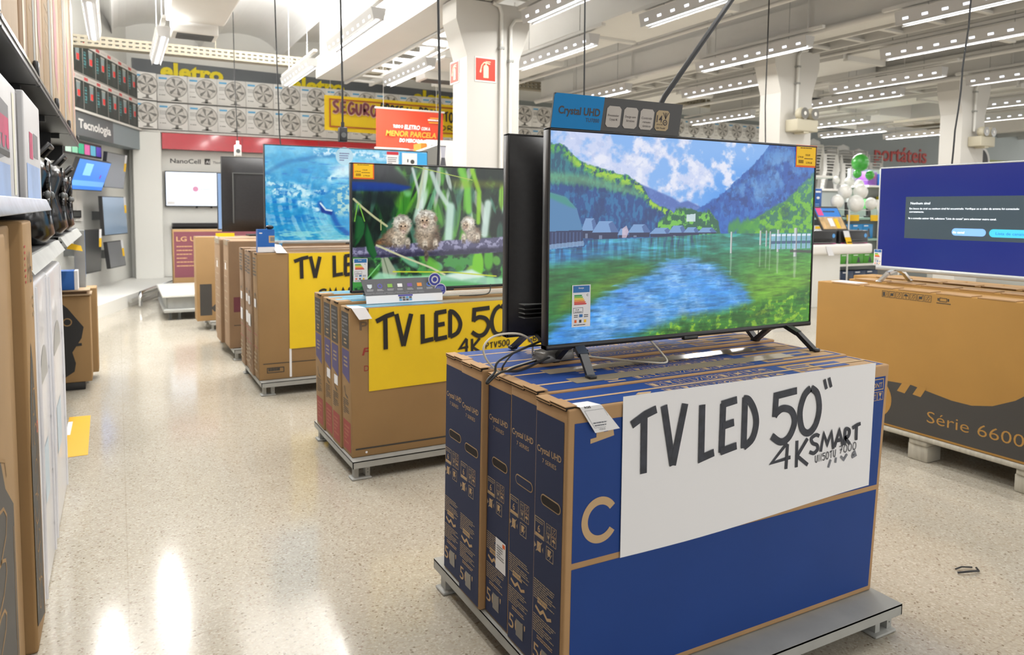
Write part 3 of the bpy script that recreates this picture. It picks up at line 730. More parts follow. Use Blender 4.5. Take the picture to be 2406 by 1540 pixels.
    def face(x, y, s, t):
        put((206, 196, 178), fe(x-.012*s*t, y, .03*s, .03*s, .5)); put((158, 134, 112), fe(x, y+.008*s, .019*s, .022*s, .6)); put((196, 176, 152), fe(x, y-.016*s, .016*s, .006*s, .6)); put((206, 182, 168), fe(x, y+.036*s, .009*s, .008*s, .6))
        for e in (-.010, .010): img_e = ell(U, V, x+e*s, y-.006*s, .0042*s, .0062*s, .35); _d(img_e, (20, 16, 16))
        _d(ell(U, V, x, y+.028*s, .004*s, .004*s, .5)*.8, (84, 62, 56)); _d(ell(U, V, x, y+.05*s, .007*s, .0018*s, .6)*.5, (110, 84, 76))
    def _d(m, c):
        nonlocal img
        img = mixc(img, c, m)
    def paw(x, y):
        put((196, 184, 166), fe(x, y-.02, .012, .022, .4))
        for q in (-.008, -.002, .004, .01): _d(segm(U, V, [(x+q*.6, y), (x+q, y+.03)], .0017)*.9, (84, 70, 62))
    # crouching, turned towards the branch's thick end
    put((120, 84, 56), fe(.145, .61, .03, .014, .5, -.5)); put((112, 92, 74), fe(.2, .575, .058, .036, .2, -.55)); put((168, 150, 128), fe(.215, .55, .048, .03, .4, -.6)); put((186, 172, 152), fe(.235, .585, .03, .04, .4)); put((178, 170, 154), fe(.246, .475, .043, .042, .16)); put((226, 222, 210), fe(.244, .452, .034, .022, .45)); face(.252, .497, 1., -.3); paw(.21, .635); paw(.275, .645)
    # upright in the middle
    put((104, 88, 74), fe(.385, .575, .056, .068, .18)); put((160, 144, 124), fe(.36, .56, .042, .058, .4)); put((182, 168, 150), fe(.372, .5, .045, .03, .4)); put((172, 162, 144), fe(.372, .435, .05, .046, .16)); put((226, 222, 212), fe(.374, .408, .038, .024, .45)); put((150, 128, 106), fe(.42, .428, .009, .014, .4)); face(.363, .45, 1.1, -.4); paw(.365, .66); paw(.42, .655); put((96, 84, 74), fe(.372, .735, .01, .03, .5))
    # small one apart
    put((120, 102, 86), fe(.632, .56, .036, .038, .2)); put((180, 166, 148), fe(.612, .555, .028, .036, .4)); put((176, 166, 148), fe(.598, .475, .036, .036, .16)); put((226, 222, 212), fe(.6, .455, .028, .018, .45)); face(.585, .487, .8, -.5); paw(.573, .61); paw(.652, .606)
    for pts, wd, c in (([(.008, .275), (.05, .34), (.11, .42), (.17, .49)], .005, (196, 196, 150)), ([(.027, .31), (.012, .45)], .0025, (130, 196, 70)), ([(.035, .32), (.06, .45)], .0025, (130, 196, 70)), ([(.14, .44), (.14, .52)], .0025, (190, 190, 130)),
                       ([(.118, .643), (.25, .74), (.4, .84), (.47, .9)], .0045, (206, 206, 166)), ([(.2, .86), (.5, .88), (.76, .93)], .003, (200, 210, 50)), ([(.06, .93), (.13, .8)], .003, (120, 200, 120)), ([(.3, .0), (.62, .1)], .002, (180, 200, 90))):
        img = mixc(img, c, segm(U, V, pts, wd, .4))
    for p in ([(.062, .45), (.03, .52), (.008, .66), (.03, .62), (.055, .55)], [(.07, .46), (.09, .56), (.12, .72), (.1, .76), (.07, .68), (.06, .56)], [(.02, .4), (.05, .42), (.06, .5), (.03, .58), (.01, .6)]):
        img = mixc(img, (22, 76, 40), inpoly(U, V, p, 1)); img = mixc(img, (64, 136, 70), inpoly(U, V, [(x+.008, y) for x, y in p], 2)*inpoly(U, V, p, 1)*.35)
    return np.clip(img, 0, 1)

def ocean_picture(w, h):
    U, V, img = canvas(w, h); an = np.arctan2((V-.55)*.58, U-.62); ra = np.hypot((V-.55)*.58, U-.62); n1 = fbm(h, w, 4, 6, 3); n2 = fbm(h, w, 30, 46, 8, 4); st = fbm(h, w, 34, 9, 13, 4)
    img = mixc(img, (40, 160, 218), V*0+1); img = mixc(img, (110, 200, 235), smooth(n1, .4, .62)); img = mixc(img, (20, 120, 205), smooth(st+.2*(V-.5), .5, .66)*.85)
    img = mixc(img, (130, 205, 240), smooth(.35-V, 0, .35)*.6); img = mixc(img, (40, 150, 200), smooth(V, .55, 1)*(1-smooth(U, .0, .5))*.5)
    img = mixc(img, (18, 110, 180), segm(U, V, [(0, .3), (.12, .17), (.3, .1), (.5, .06)], .012, .9)*.5); img = mixc(img, (70, 190, 200), smooth(V, .7, 1)*smooth(U, .1, .4)*.6)
    img = mixc(img, (220, 242, 252), segm(U, V, [(.3, .05), (.45, .03), (.6, .06), (.8, .08), (1, .05)], .022, .9)*smooth(n2, .38, .6)); img = mixc(img, (225, 244, 252), ell(U, V, .47, .24, .07, .07, .9)*.9)
    for p in ([(.02, .36), (.05, .45), (.1, .43), (.16, .42), (.23, .47)], [(.05, .38), (.06, .5), (.1, .56)], [(.14, .5), (.25, .52), (.34, .45)], [(.2, .6), (.27, .62), (.33, .7)], [(.38, .33), (.44, .27), (.5, .25)]):
        img = mixc(img, (205, 240, 248), segm(U, V, p, .02, .95)*smooth(n2, .4, .58))
    pol = fbm(512, 512, 7, 40, 41, 5); ii = np.clip((an+math.pi)/(2*math.pi)*511, 0, 511).astype(int); jj = np.clip(ra*1.1*511, 0, 511).astype(int); sw = blur(pol[ii, jj], 1)*.7+st*.3
    img = mixc(img, (190, 232, 244), smooth(sw, .5, .6)*smooth(V, .2, .45)*smooth(.62-U, 0, .3)*.5); img = mixc(img, (24, 124, 200), smooth(sw, .5, .4)*smooth(V, .3, .5)*.35)
    isl = inpoly(U, V, [(.314, .585), (.35, .5), (.382, .468), (.44, .42), (.494, .38), (.7, .36), (.8, .6), (.7, .95), (.494, .955), (.438, .869), (.39, .701), (.33, .685)], 2)
    img = mixc(img, (66, 164, 220), isl); img = mixc(img, (176, 216, 214), isl*smooth(n2, .42, .56)*smooth(U, .36, .42)*smooth(.78-V, 0, .1)); img = mixc(img, (34, 96, 180), segm(U, V, [(.316, .6), (.33, .672), (.385, .7), (.42, .84), (.48, .93)], .015, .7)*.9); img = mixc(img, (30, 60, 150), inpoly(U, V, [(.312, .6), (.34, .66), (.39, .69), (.385, .73), (.325, .7)], 1)*.9); img = mixc(img, (225, 245, 250), segm(U, V, [(.318, .6), (.35, .67), (.385, .68)], .005, .7))
    img = mixc(img, (150, 225, 225), smooth(V, .75, .95)*smooth(st, .52, .66)*.8)
    img = img*(1+(n2-.5)[..., None]*.18)
    return np.clip(img, 0, 1)

def make_grid(name, img, M, o, u, v, Wd, Hd, parent):
    """A flat screen: one vertex per picture point, the picture in the mesh's colours."""
    h, w, _ = img.shape; o, u, v = Vector(o)-ORGN[parent.name], Vector(u), Vector(v)
    gx, gy = np.meshgrid(np.arange(w)/(w-1)*Wd, Hd-np.arange(h)/(h-1)*Hd)
    P = np.array(o)+gx.reshape(-1, 1)*np.array(u)+gy.reshape(-1, 1)*np.array(v)
    i = np.arange(h*w).reshape(h, w); F_ = np.stack([i[1:, :-1], i[1:, 1:], i[:-1, 1:], i[:-1, :-1]], -1).reshape(-1, 4)
    me = bpy.data.meshes.new(name); me.vertices.add(h*w); me.vertices.foreach_set('co', P.astype(np.float32).ravel())
    me.loops.add(F_.size); me.loops.foreach_set('vertex_index', F_.astype(np.int32).ravel())
    me.polygons.add(len(F_)); me.polygons.foreach_set('loop_start', np.arange(0, F_.size, 4, dtype=np.int32))
    at_ = me.color_attributes.new('picture', 'FLOAT_COLOR', 'POINT')
    c = np.where(img <= .04045, img/12.92, ((img+.055)/1.055)**2.4); c = np.concatenate([c, np.ones((h, w, 1))], 2)
    at_.data.foreach_set('color', c.astype(np.float32).ravel())
    me.materials.append(M); me.update(calc_edges=True); me.validate()
    ob = bpy.data.objects.new(name, me); COL.objects.link(ob); ob.parent = parent; ORGN[ob.name] = ORGN[parent.name]
    return ob
SCREEN = .64

# ------------------------------------------------------------------ printed marks
def lines(b, o, u, v, x0, x1, y0, y1, n, m, seed=0, off=.0008, fill=.45):
    r = random.Random(seed); h = (y1-y0)/n
    for i in range(n):
        y = y1-(i+1)*h; x = x0; end = x0+(x1-x0)*(r.uniform(.75, 1) if i % 4 != 3 else r.uniform(.3, .6))
        while x < end:
            w_ = min(end-x, r.uniform(.06, .2)*(x1-x0)); b.rect(o, u, v, x, x+w_*.88, y+h*.25, y+h*(.25+fill), m, off); x += w_
def icon(b, o, u, v, x, y, s, k, m, off=.001):
    w_ = s*.06; P = lambda *a: [(x+p*s, y+q*s) for p, q in a]; st = lambda *a: b.stroke(o, u, v, P(*a), w_, m, off+.0002)
    b.outline(o, u, v, x, x+s, y, y+s, w_, m, off)
    if k == 0:
        for d in (.3, .65): st((d, .2), (d, .75)); b.shape(o, u, v, P((d-.13, .6), (d+.13, .6), (d, .85)), m, off)
    elif k == 1: b.shape(o, u, v, P((.25, .85), (.75, .85), (.62, .5), (.38, .5)), m, off); st((.5, .5), (.5, .18)); st((.3, .16), (.7, .16))
    elif k == 2: b.disc(Vector(o)+u*(x+s*.5)+v*(y+s*.5), u, v, s*.32, m, 10, 0, off, 0, math.pi); st((.5, .5), (.5, .2), (.62, .16))
    elif k == 3: b.rect(o, u, v, x+s*.25, x+s*.75, y+s*.3, y+s*.7, m, off); st((.15, .15), (.85, .85))
    elif k == 4: st((.2, .2), (.45, .5), (.3, .8)); st((.5, .15), (.8, .6)); b.disc(Vector(o)+u*(x+s*.6)+v*(y+s*.75), u, v, s*.1, m, 8, 0, off)
    elif k == 5: b.disc(Vector(o)+u*(x+s*.5)+v*(y+s*.5), u, v, s*.36, m, 14, s*.26, off); st((.3, .3), (.7, .7))
    else: b.rect(o, u, v, x+s*.15, x+s*.5, y+s*.15, y+s*.8, m, off); st((.6, .2), (.8, .5), (.6, .8))

# ------------------------------------------------------------------ steel display pallets
def pallet(label, x0, x1, y0, y1, z=.1, th=.035, lx=None):
    t = thing('metal_pallet', label, 'pallet', (x0, y0, 0), 'grey steel display pallets')
    b = B(); b.box((x0, y0, z-.006), (x1, y1, z), GREYM)
    for a, c in (((x0, y0), (x1, y0+.004)), ((x0, y1-.004), (x1, y1)), ((x0, y0), (x0+.004, y1)), ((x1-.004, y0), (x1, y1))): b.box((*a, z-th), (*c, z-.0005), GREYM)
    for i in range(3): xx = x0+(x1-x0)*(.25+.25*i); b.box((xx-.02, y0+.01, z-.03), (xx+.02, y1-.01, z-.006), GREYM)
    b.build('deck', t)
    for ix, xx in enumerate((x0+.05, (x0+x1)/2, x1-.05)):
        for yy in (y0+.05, y1-.05):
            b = B()
            for d in (-.035, .022): b.box((xx+d, yy-.02, .008), (xx+d+.022, yy+.02, z-th+.004), GREYM)
            b.box((xx-.05, yy-.035, 0), (xx+.05, yy+.035, .01), GREYM, .003, 1)
            for q in (.03, .045): b.disc((xx+.033, yy-.0205, q), X3, Z3, .003, GREYD, 8)
            b.build('leg', t)
    return t
pallet('grey steel pallet under the blue cartons', .953, 2.15, 1.383, 2.34)
pallet('grey steel pallet under the kraft cartons with the monkey picture television', .975, 2.2, 3.43, 4.22)
pallet('grey steel pallet under the kraft cartons with the ocean picture television', .86, 2.2, 5.3, 6.2)
pallet('grey steel pallet under the cartons with the reversed black television', .86, 2.1, 6.66, 7.75)
pallet('grey steel pallet under the carton printed with a huge black numeral', .85, 2.1, 8.4, 9.15)

# ------------------------------------------------------------------ television maker (built facing -Y, then turned)
def television(label, loc, W, H, z0, img=None, rz=0., trim=BLK, foot='V', sub=None, back_open=False, base=None):
    cx, cy, cz = loc; t = thing('television', label, 'television', loc); zb = cz+z0; zt = zb+H; x0, x1 = cx-W/2, cx+W/2; bw = .008
    b = B(); yf = cy-.012
    b.box((x0, yf, zb), (x0+bw, cy+.02, zt), trim, .002, 1); b.box((x1-bw, yf, zb), (x1, cy+.02, zt), trim, .002, 1); b.box((x0, yf, zt-bw), (x1, cy+.02, zt), trim, .002, 1)
    base = base or (SILVER if trim is SILVER else BLK); ch = .016 if base is BLK else .026
    b.box((x0, yf-.002, zb), (x1, cy+.02, zb+ch), base, .003, 1)
    if trim is BLK: b.box((cx-.04, yf-.004, zb-.008), (cx+.02, cy, zb+.004), BLK, .002, 1)
    b.build('bezel', t)
    if img is not None:
        make_grid('screen', img[0], screen_mat('screen_picture', img[1]), (x0+bw, yf+.003, zb+ch), X3, Z3, W-2*bw, H-ch-bw, t)
    else:
        b = B(); b.rect((x0, yf+.003, zb), X3, Z3, bw, W-bw, ch, H-bw, BLKG, 0); b.build('screen', t)
    # back cover, swelling towards the middle
    b = B(); nx, nz = 18, 12; vs = []
    for j in range(nz+1):
        for i in range(nx+1):
            p, q = 2*i/nx-1, 2*j/nz-1
            d = .012+.052*max(0, 1-abs(p)**5)**.6*max(0, 1-max(0, q)**5)**.6*(1 if q < .2 else 1)
            if j == 0 or i in (0, nx) or j == nz: d = 0
            vs.append((cx+p*(W/2-.004), cy+.018+d, zb+.004+(q+1)/2*(H-.008)))
    b.add(vs, [(j*(nx+1)+i, (j+1)*(nx+1)+i, (j+1)*(nx+1)+i+1, j*(nx+1)+i+1) for j in range(nz) for i in range(nx)], BLKM, True)
    bk = b.build('back_cover', t)
    if back_open:
        b = B()
        for k in range(4): b.box((x0+.03, cy+.045, zb+.07+k*.014), (x1-.03, cy+.087, zb+.0725+k*.014), GREYD)
        b.build('cover_groove', bk)
        b = B(); o = Vector((0, cy+.083, 0)); u = Vector((-1, 0, 0)); b.rect(o, u, Z3, -x1+.15, -x1+.25, zb+.22, zb+.34, mat('rating_label', '#5f6163', .5), 0)
        lines(b, o, u, Z3, -x1+.157, -x1+.24, zb+.23, zb+.33, 9, mat('label_type', '#b9bab9', .5), 4, .0006); b.build('rating_label', bk)
        b = B(); b.box((cx-.16, cy+.05, zb+.03), (cx+.2, cy+.098, zb+.3), BLKM, .01); b.build('connection_bay', bk)
    if foot == 'V':
        for s in (-1, 1):
            b = B(); fx = cx+s*(W/2-.12); top = Vector((fx, cy+.012, zb+.012))
            for dy, dx in ((-.108, s*.045), (.135, s*.0)):
                e = Vector((fx+dx*.6, cy+dy, cz+.004)); mid = top.lerp(e, .5)+Vector((0, 0, .012))
                for a, c_, wd in ((top, mid, .032), (mid, e, .024)): b.bar(a, c_, wd, .014, BLK if base is BLK else CHROME)
                b.box((e.x-.013, e.y-.014, cz), (e.x+.013, e.y+.014, cz+.012), BLK if base is BLK else CHROME, .003, 1)
            b.build('foot', t)
    elif foot == 'pole':
        b = B()
        for a_, c_ in (((x0+.1, cy+.03, zt-.16), (x1-.1, cy+.086, zt-.15)), ((x0+.09, cy+.03, zb+.08), (x0+.1, cy+.086, zt-.15)), ((x1-.1, cy+.03, zb+.08), (x1-.09, cy+.086, zt-.15))): b.box(a_, c_, GREYD)
        b.build('cover_rib', bk)
        b = B(); b.box((cx-.03, cy+.0, cz+.01), (cx+.03, cy+.03, zb+.02), GREYD, .004); b.box((cx-.24, cy-.12, cz), (cx+.24, cy+.12, cz+.014), BLK, .005); b.build('stand', t)
    if sub: sub(t, x0, x1, zb, zt, yf)
    if rz: t.rotation_euler = (0, 0, rz)
    return t
def price_tag(t, o, x0, x1, z0, z1):
    b = B(); b.rect(o, X3, Z3, x0, x1, z0, z1, ORG, .001); k = (x1-x0)*.06; b.rect(o, X3, Z3, x0+k*.6, x1-k, z0+k, z1-k*.6, YTAG, .0014)
    wd, h = x1-x0, z1-z0; Tm = mat('tag_type', '#6b4a12', .7)
    lines(b, o, X3, Z3, x0+wd*.2, x1-wd*.1, z1-h*.17, z1-h*.09, 1, Tm, 1, .0018); b.text(o, X3, Z3, '150,00', x0+wd*.45, z1-h*.48, h*.12, Tm, .01, off=.0018); b.text(o, X3, Z3, '2.799,00', x0+wd*.08, z1-h*.58, h*.11, Tm, .01, off=.0018)
    for i in range(9): b.rect(o, X3, Z3, x0+wd*(.13+.027*i), x0+wd*(.145+.027*i), z0+h*.18, z0+h*.33, Tm, .0018)
    b.text(o, X3, Z3, '2.799,00', x0+wd*.48, z0+h*.17, h*.12, Tm, .01, off=.0018); lines(b, o, X3, Z3, x0+wd*.4, x1-wd*.1, z0+h*.36, z0+h*.44, 1, Tm, 3, .0018)
    tag(b.build('price_tag', t), 'yellow price tag with orange rim')
def energy_label(t, o, x0, x1, z0, z1):
    b = B(); b.rect(o, X3, Z3, x0, x1, z0, z1, PAPER, .001); wd, h = x1-x0, z1-z0; K = mat('label_blue', '#2c6fb0', .6); D = mat('label_black', '#3a3d42', .6)
    b.rect(o, X3, Z3, x0+wd*.06, x1-wd*.06, z1-h*.18, z1-h*.02, K, .0014); b.text(o, X3, Z3, 'Energia', x0+wd*.35, z1-h*.09, h*.05, WHT, .01, off=.0018)
    for i, c in enumerate(('#2f9a4a', '#8cbf3f', '#e8cf3a', '#e79a33', '#dd5a33', '#c93a3a')): b.shape(o, X3, Z3, [(x0+wd*.12, z1-h*(.27+.04*i)), (x0+wd*(.5+.05*i), z1-h*(.27+.04*i)), (x0+wd*(.55+.05*i), z1-h*(.25+.04*i)), (x0+wd*(.5+.05*i), z1-h*(.235+.04*i)), (x0+wd*.12, z1-h*(.235+.04*i))], mat('label_band_%d' % i, c, .6), .0014)
    b.text(o, X3, Z3, 'C', x1-wd*.22, z1-h*.27, h*.07, D, .02, off=.0016)
    b.outline(o, X3, Z3, x0+wd*.08, x0+wd*.6, z0+h*.33, z0+h*.46, wd*.015, D, .0014); b.text(o, X3, Z3, '11,4', x0+wd*.2, z0+h*.39, h*.06, D, .01, off=.0016); lines(b, o, X3, Z3, x0+wd*.15, x0+wd*.55, z0+h*.345, z0+h*.375, 1, D, 2, .0016)
    b.rect(o, X3, Z3, x0+wd*.4, x0+wd*.58, z0+h*.23, z0+h*.3, K, .0014); lines(b, o, X3, Z3, x0+wd*.12, x0+wd*.35, z0+h*.22, z0+h*.3, 2, D, 5, .0014); lines(b, o, X3, Z3, x0+wd*.66, x0+wd*.9, z0+h*.22, z0+h*.3, 2, D, 6, .0014)
    for i, c in enumerate((ORG, D, YTAG)): b.rect(o, X3, Z3, x0+wd*(.14+.26*i), x0+wd*(.26+.26*i), z0+h*.1, z0+h*.17, c, .0014)
    lines(b, o, X3, Z3, x0+wd*.1, x1-wd*.1, z0+h*.03, z0+h*.07, 1, D, 8, .0014)
    tag(b.build('energy_label', t), 'white energy rating sticker with coloured bars')

# ------------------------------------------------------------------ blue cartons with the lake television
def blue_carton(k, label):
    y0 = 1.485+.157*k; y1 = y0+.155; xl = (.956, .966, .972, .954, .968)[k]; zt = .843+(.0, .004, -.003, .005, .0)[k]
    t = thing('television_carton', label, 'carton', (xl, y0, .1), 'blue television cartons on one pallet')
    b = B(); P = [(xl-.008, y0, .101), (2.137, y0, .101), (2.137, y1, .101), (xl-.008, y1, .101), (xl, y0, zt), (2.183, y0, zt), (2.183, y1, zt), (xl, y1, zt)]
    b.bevhexa(P, KRAFT, .006)
    U = Vector((0, -1, 0)); lean = Vector((xl-.008-xl, 0, .101-zt)).normalized()*-1; o = Vector((xl-.008, y1, .101)); V = lean; w_ = y1-y0
    m = .008 if k else .014
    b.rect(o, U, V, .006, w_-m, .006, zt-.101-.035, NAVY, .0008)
    q = lambda z: z-.101
    b.text(o, U, V, 'Crystal UHD', .013, q(.703), .0235, KPRINT, .012, w_*.76, .0014); b.text(o, U, V, '7 SERIES', .04, q(.678), .016, KPRINT, .0, w_*.44, .0014)
    C = KPRINT_S; O = KPRINT
    b.outline(o, U, V, .008, .058, q(.474), q(.527), .0025, C, .0014); b.text(o, U, V, '6', .024, q(.488), .027, O, .01, off=.0014); b.rect(o, U, V, .012, .054, q(.477), q(.484), O, .0014)
    lines(b, o, U, V, .012, .054, q(.512), q(.522), 2, C, k, .0014)
    for i, (x, z, kk) in enumerate(((.066, .503, 0), (.092, .503, 4), (.066, .477, 1), (.092, .477, 2))): icon(b, o, U, V, x, q(z), .024, kk, O if i % 2 else C, .0014)
    b.rect(o, U, V, .022, .042, q(.437), q(.462), O, .0014); b.stroke(o, U, V, [(.018, q(.434)), (.048, q(.466))], .003, C, .0018)
    for s_ in (0, 1): b.shape(o, U, V, [(.008+.045*s_, q(.44)), (.008+.045*s_, q(.456)), (.018+.03*s_-.0*s_, q(.448))], C, .0014)
    icon(b, o, U, V, .068, q(.432), .036, 4, C, .0014); b.rect(o, U, V, .076, .09, q(.445), q(.462), O, .0018)
    lines(b, o, U, V, .01, .125, q(.305), q(.36), 9, C, 10+k, .0014)
    lines(b, o, U, V, .03, .09, q(.296), q(.316), 2, O, 7+k, .0014, .7); b.stroke(o, U, V, [(.02, q(.285)), (.045, q(.275)), (.06, q(.287)), (.08, q(.275)), (.1, q(.283))], .008, O, .0014)
    lines(b, o, U, V, .01, .125, q(.215), q(.265), 8, C, 20+k, .0014); lines(b, o, U, V, .03, .12, q(.2), q(.212), 2, O, 30+k, .0014)
    b.text(o, U, V, '50"', .012, q(.143), .06, O, .0, .095, .0014); b.rect(o, U, V, .055, .095, q(.137), q(.185), mat('tape_patch', '#77736e', .2), .0018)
    # long printed front of the outermost carton, hidden on the others
    if k == 0:
        o = Vector((0, y0, 0)); L = lambda z: xl+.0-.008*(zt-z)/(zt-.101); Rr = lambda z: 2.183-.046*(zt-z)/(zt-.101)
        for za, zb in ((.118, .436), (.452, .806)): b.shape(o, X3, Z3, [(L(za)+.02, za), (Rr(za)-.016, za), (Rr(zb)-.016, zb), (L(zb)+.02, zb)], BLUE, .0008)
        b.disc(Vector((1.055, y0, .549)), X3, Z3, .056, KPRINT, 40, .037, .0016, .62, 5.66, .06)
        for pts in ([(1.03, .753), (1.04, .753), (1.04, .773), (1.053, .773), (1.053, .755), (1.092, .762), (1.088, .80), (1.03, .80), (1.03, .79)],): b.shape(o, X3, Z3, [(1.022, .75), (1.094, .762), (1.088, .8), (1.075, .8), (1.075, .775), (1.062, .775), (1.062, .79), (1.04, .79), (1.04, .764), (1.022, .762)], KPRINT, .0016)
        b.text(o, X3, Z3, 'FRONT', 2.078, .772, .022, KPRINT, .01, .07, .0016); b.outline(o, X3, Z3, 2.07, 2.155, .764, .8, .003, KPRINT, .0016)
        for i, kk in enumerate((5, 0, 1)): icon(b, o, X3, Z3, 2.066+.03*i, .73, .028, kk, KPRINT, .0016)
    # printed top
    o = Vector((xl, y0, zt)); W_ = 2.183-xl
    b.rect(o, X3, Y3, .035, .86, .008, w_-.008, BLUE, .0008)
    b.rect(o, X3, Y3, .86, W_-.02, .008, .02, BLUE, .0008); b.rect(o, X3, Y3, .86, W_-.02, w_-.02, w_-.008, BLUE, .0008); b.rect(o, X3, Y3, W_-.028, W_-.02, .02, w_-.02, BLUE, .0008)
    b.rect(o, X3, Y3, .98, 1.1, .05, .11, BLUE, .001); lines(b, o, X3, Y3, .88, .97, .03, .12, 5, mat('blue_type', '#3a56a0', .6), k, .001)
    b.rect(o, X3, Y3, .03, W_-.02, w_/2-.006, w_/2+.006, KPRINT, .0014)
    b.rect(o, X3, Y3, .15, W_-.2, w_/2-.03, w_/2+.03, TAPE, .0017) if k in (1, 2) else None
    for s_, yy in ((0, .014), (1, w_-.07)):
        for i in range(9): icon(b, o, X3, Y3, .34+.052*i, yy+.004, .046, (6, 1, 0, 4, 5, 6, 3, 1, 2)[i] , KPRINT, .0012)
    b.rect(o, X3, Y3, .24, .3, .02, .03, KPRINT, .0012); b.shape(o, X3, Y3, [(.24, .045), (.28, .035), (.3, .055), (.26, .06)], KPRINT, .0012)
    bd = b.build('box_body', t)
    # doubled corrugated flap edges at the end
    for j, (ya, yb_) in enumerate(((y0+.006, y0+w_*.52), (y0+w_*.5, y1-.006))):
        b = B(); zz = zt+.0005+.0035*(j == 0)
        b.box((xl-.003, ya, zz-.009), (xl+.02, yb_, zz+.0005), SHADE); b.box((xl-.005, ya, zz+.0005), (xl+.03, yb_, zz+.0025), KRAFT); b.box((xl-.0045, ya, zz-.006), (xl-.002, yb_, zz-.003), KRAFT)
        b.build('top_flap', t)
    b = B(); zc, rh, hw = .583, .0115, .034; o = Vector((xl-.008+.008*(.583-.101)/.742, (y0+y1)/2-.008, zc))
    def oval(r, e, m_, off): b.shape(o, U, Z3, [(e*sg+r*math.cos(a), r*math.sin(a)) for sg, a0 in ((1, -90), (-1, 90)) for a in [R(a0+18*i) for i in range(11)]], m_, off)
    oval(rh+.003, hw, KPRINT, .0016); oval(rh, hw, SHADE if k != 1 else NAVY, .0022)
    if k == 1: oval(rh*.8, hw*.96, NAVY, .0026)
    b.build('hand_hole', t)
    if k == 2:
        b = B(); o = Vector((xl-.006, y1, 0)); b.rect(o, U, Z3, .07, .134, .268, .362, PAPER, .002); lines(b, o, U, Z3, .078, .126, .3, .345, 6, GREYP, 3, .0024); b.rect(o, U, Z3, .115, .13, .345, .357, ORG, .0024); b.build('price_sticker', t)
WHICH = ['front blue television carton carrying the white handwritten poster', 'blue television carton directly behind the one with the poster', 'middle blue television carton with a white price sticker on its end', 'fourth blue television carton behind the poster, second from the back', 'rearmost blue television carton of the row on the pallet']
for k in range(5): blue_carton(k, WHICH[k])

sc_ = lambda x: x*.9887
sz_ = lambda z: (z-1.33)*.9887+1.33
t = thing('poster', 'white handwritten TV LED poster taped to the blue carton', 'poster', (1.6, 1.483, .43))
b = B(); o = Vector((0, 1.4805, 0)); n = 14
pt = lambda s, e: Vector((1.118+(.98+.008*e)*s+.002*math.sin(s*9), 1.4805-.0004*math.sin(s*11+e*3), .437+.016*s+(.847-.437-.02*s+.012)*e-(.006*math.sin(s*5))*(1-e)))
for j in range(4):
    for i in range(n): b.add([pt(i/n, j/4), pt((i+1)/n, j/4), pt((i+1)/n, (j+1)/4), pt(i/n, (j+1)/4)], [(0, 1, 2, 3)], PAPER, True)
b.build('sheet', t)
b = B(); o = Vector((0, 1.4792, 0))
LT = [('T', 1.158, 1.239, .641, .810), ('V', 1.260, 1.341, .647, .815), ('L', 1.393, 1.446, .648, .801), ('E', 1.468, 1.530, .656, .800), ('D', 1.553, 1.609, .656, .804), ('5', 1.668, 1.769, .652, .804), ('0', 1.784, 1.872, .663, .800)]
S2 = [('4', 1.672, 1.752, .566, .645), ('K', 1.772, 1.829, .564, .646), ('S', 1.834, 1.877, .596, .652), ('M', 1.884, 1.942, .596, .650), ('A', 1.947, 1.986, .601, .652), ('R', 1.992, 2.018, .601, .650), ('T', 2.028, 2.066, .609, .661)]
f_ = lambda Ls: [(c, sc_(a), sc_(e), sz_(p), sz_(q)) for c, a, e, p, q in Ls]
hand(b, o, X3, Z3, f_(LT), .0215, INK); hand(b, o, X3, Z3, f_([('"', 1.885, 1.922, .79, .824)]), .011, INK); hand(b, o, X3, Z3, f_(S2), .0115, INK)
handline(b, o, X3, Z3, 'UN50TU', 1.838, 1.935, sz_(.565), sz_(.588), .0027, INK, .006); handline(b, o, X3, Z3, '7000', 1.945, 2.03, sz_(.576), sz_(.6), .0027, INK, .004)
for p in ([(1.9, .548), (1.91, .572)], [(1.932, .558), (1.934, .575)], [(1.956, .575), (1.97, .562), (1.985, .578)], [(2.01, .572), (2.02, .58), (2.026, .568), (2.012, .564), (2.01, .572)]): b.stroke(o, X3, Z3, [(x, sz_(z)-.008) for x, z in p], .008, mat('faded_ink', '#74777f', .6), .001)
b.build('marker_lettering', t)
t = thing('stock_slip', 'small white printed slip hanging over the blue carton edge', 'paper slip', (1.03, 1.48, .845))
b = B(); Q = [(.976, 1.52, .8478), (1.036, 1.52, .8478), (1.048, 1.478, .848), (.985, 1.478, .848), (1.103, 1.472, .782), (1.03, 1.474, .779)]
b.poly([Q[3], Q[2], Q[1], Q[0]], PAPER); b.poly([Q[5], Q[4], Q[2], Q[3]], PAPER)
o = Vector(Q[3]); u = (Vector(Q[2])-o).normalized(); v = (o-Vector(Q[5])).normalized(); o5 = Vector(Q[5]); D = mat('slip_type', '#6c7078', .7)
b.text(o5, u, v, 'VERIFICADO', .016, .006, .0095, D, .0, .045, .001); lines(b, o5, u, v, .01, .058, .018, .034, 2, D, 2, .001); b.outline(o5, u, v, .006, .064, .015, .07, .0008, D, .001); b.text(o5, u, v, 'RGIS', .012, .077, .009, mat('slip_black', '#222226', .7), .03, off=.001)
b.build('slip', t)

lake = lake_picture(760, 440)
def tv1(t, x0, x1, zb, zt, yf):
    o = Vector((0, yf+.0015, 0)); price_tag(t, o, 2.105, 2.212, 1.488, 1.566); energy_label(t, o, 1.18, 1.246, .982, 1.108)
television('large television showing a mountain lake, standing on the blue cartons', (1.653, 1.832, .847), 1.12, .647, .072, (lake, SCREEN), sub=tv1)
television('black television turned back to back with the lake television', (1.665, 2.112, .848), 1.12, .66, .065, None, rz=math.pi, back_open=True)

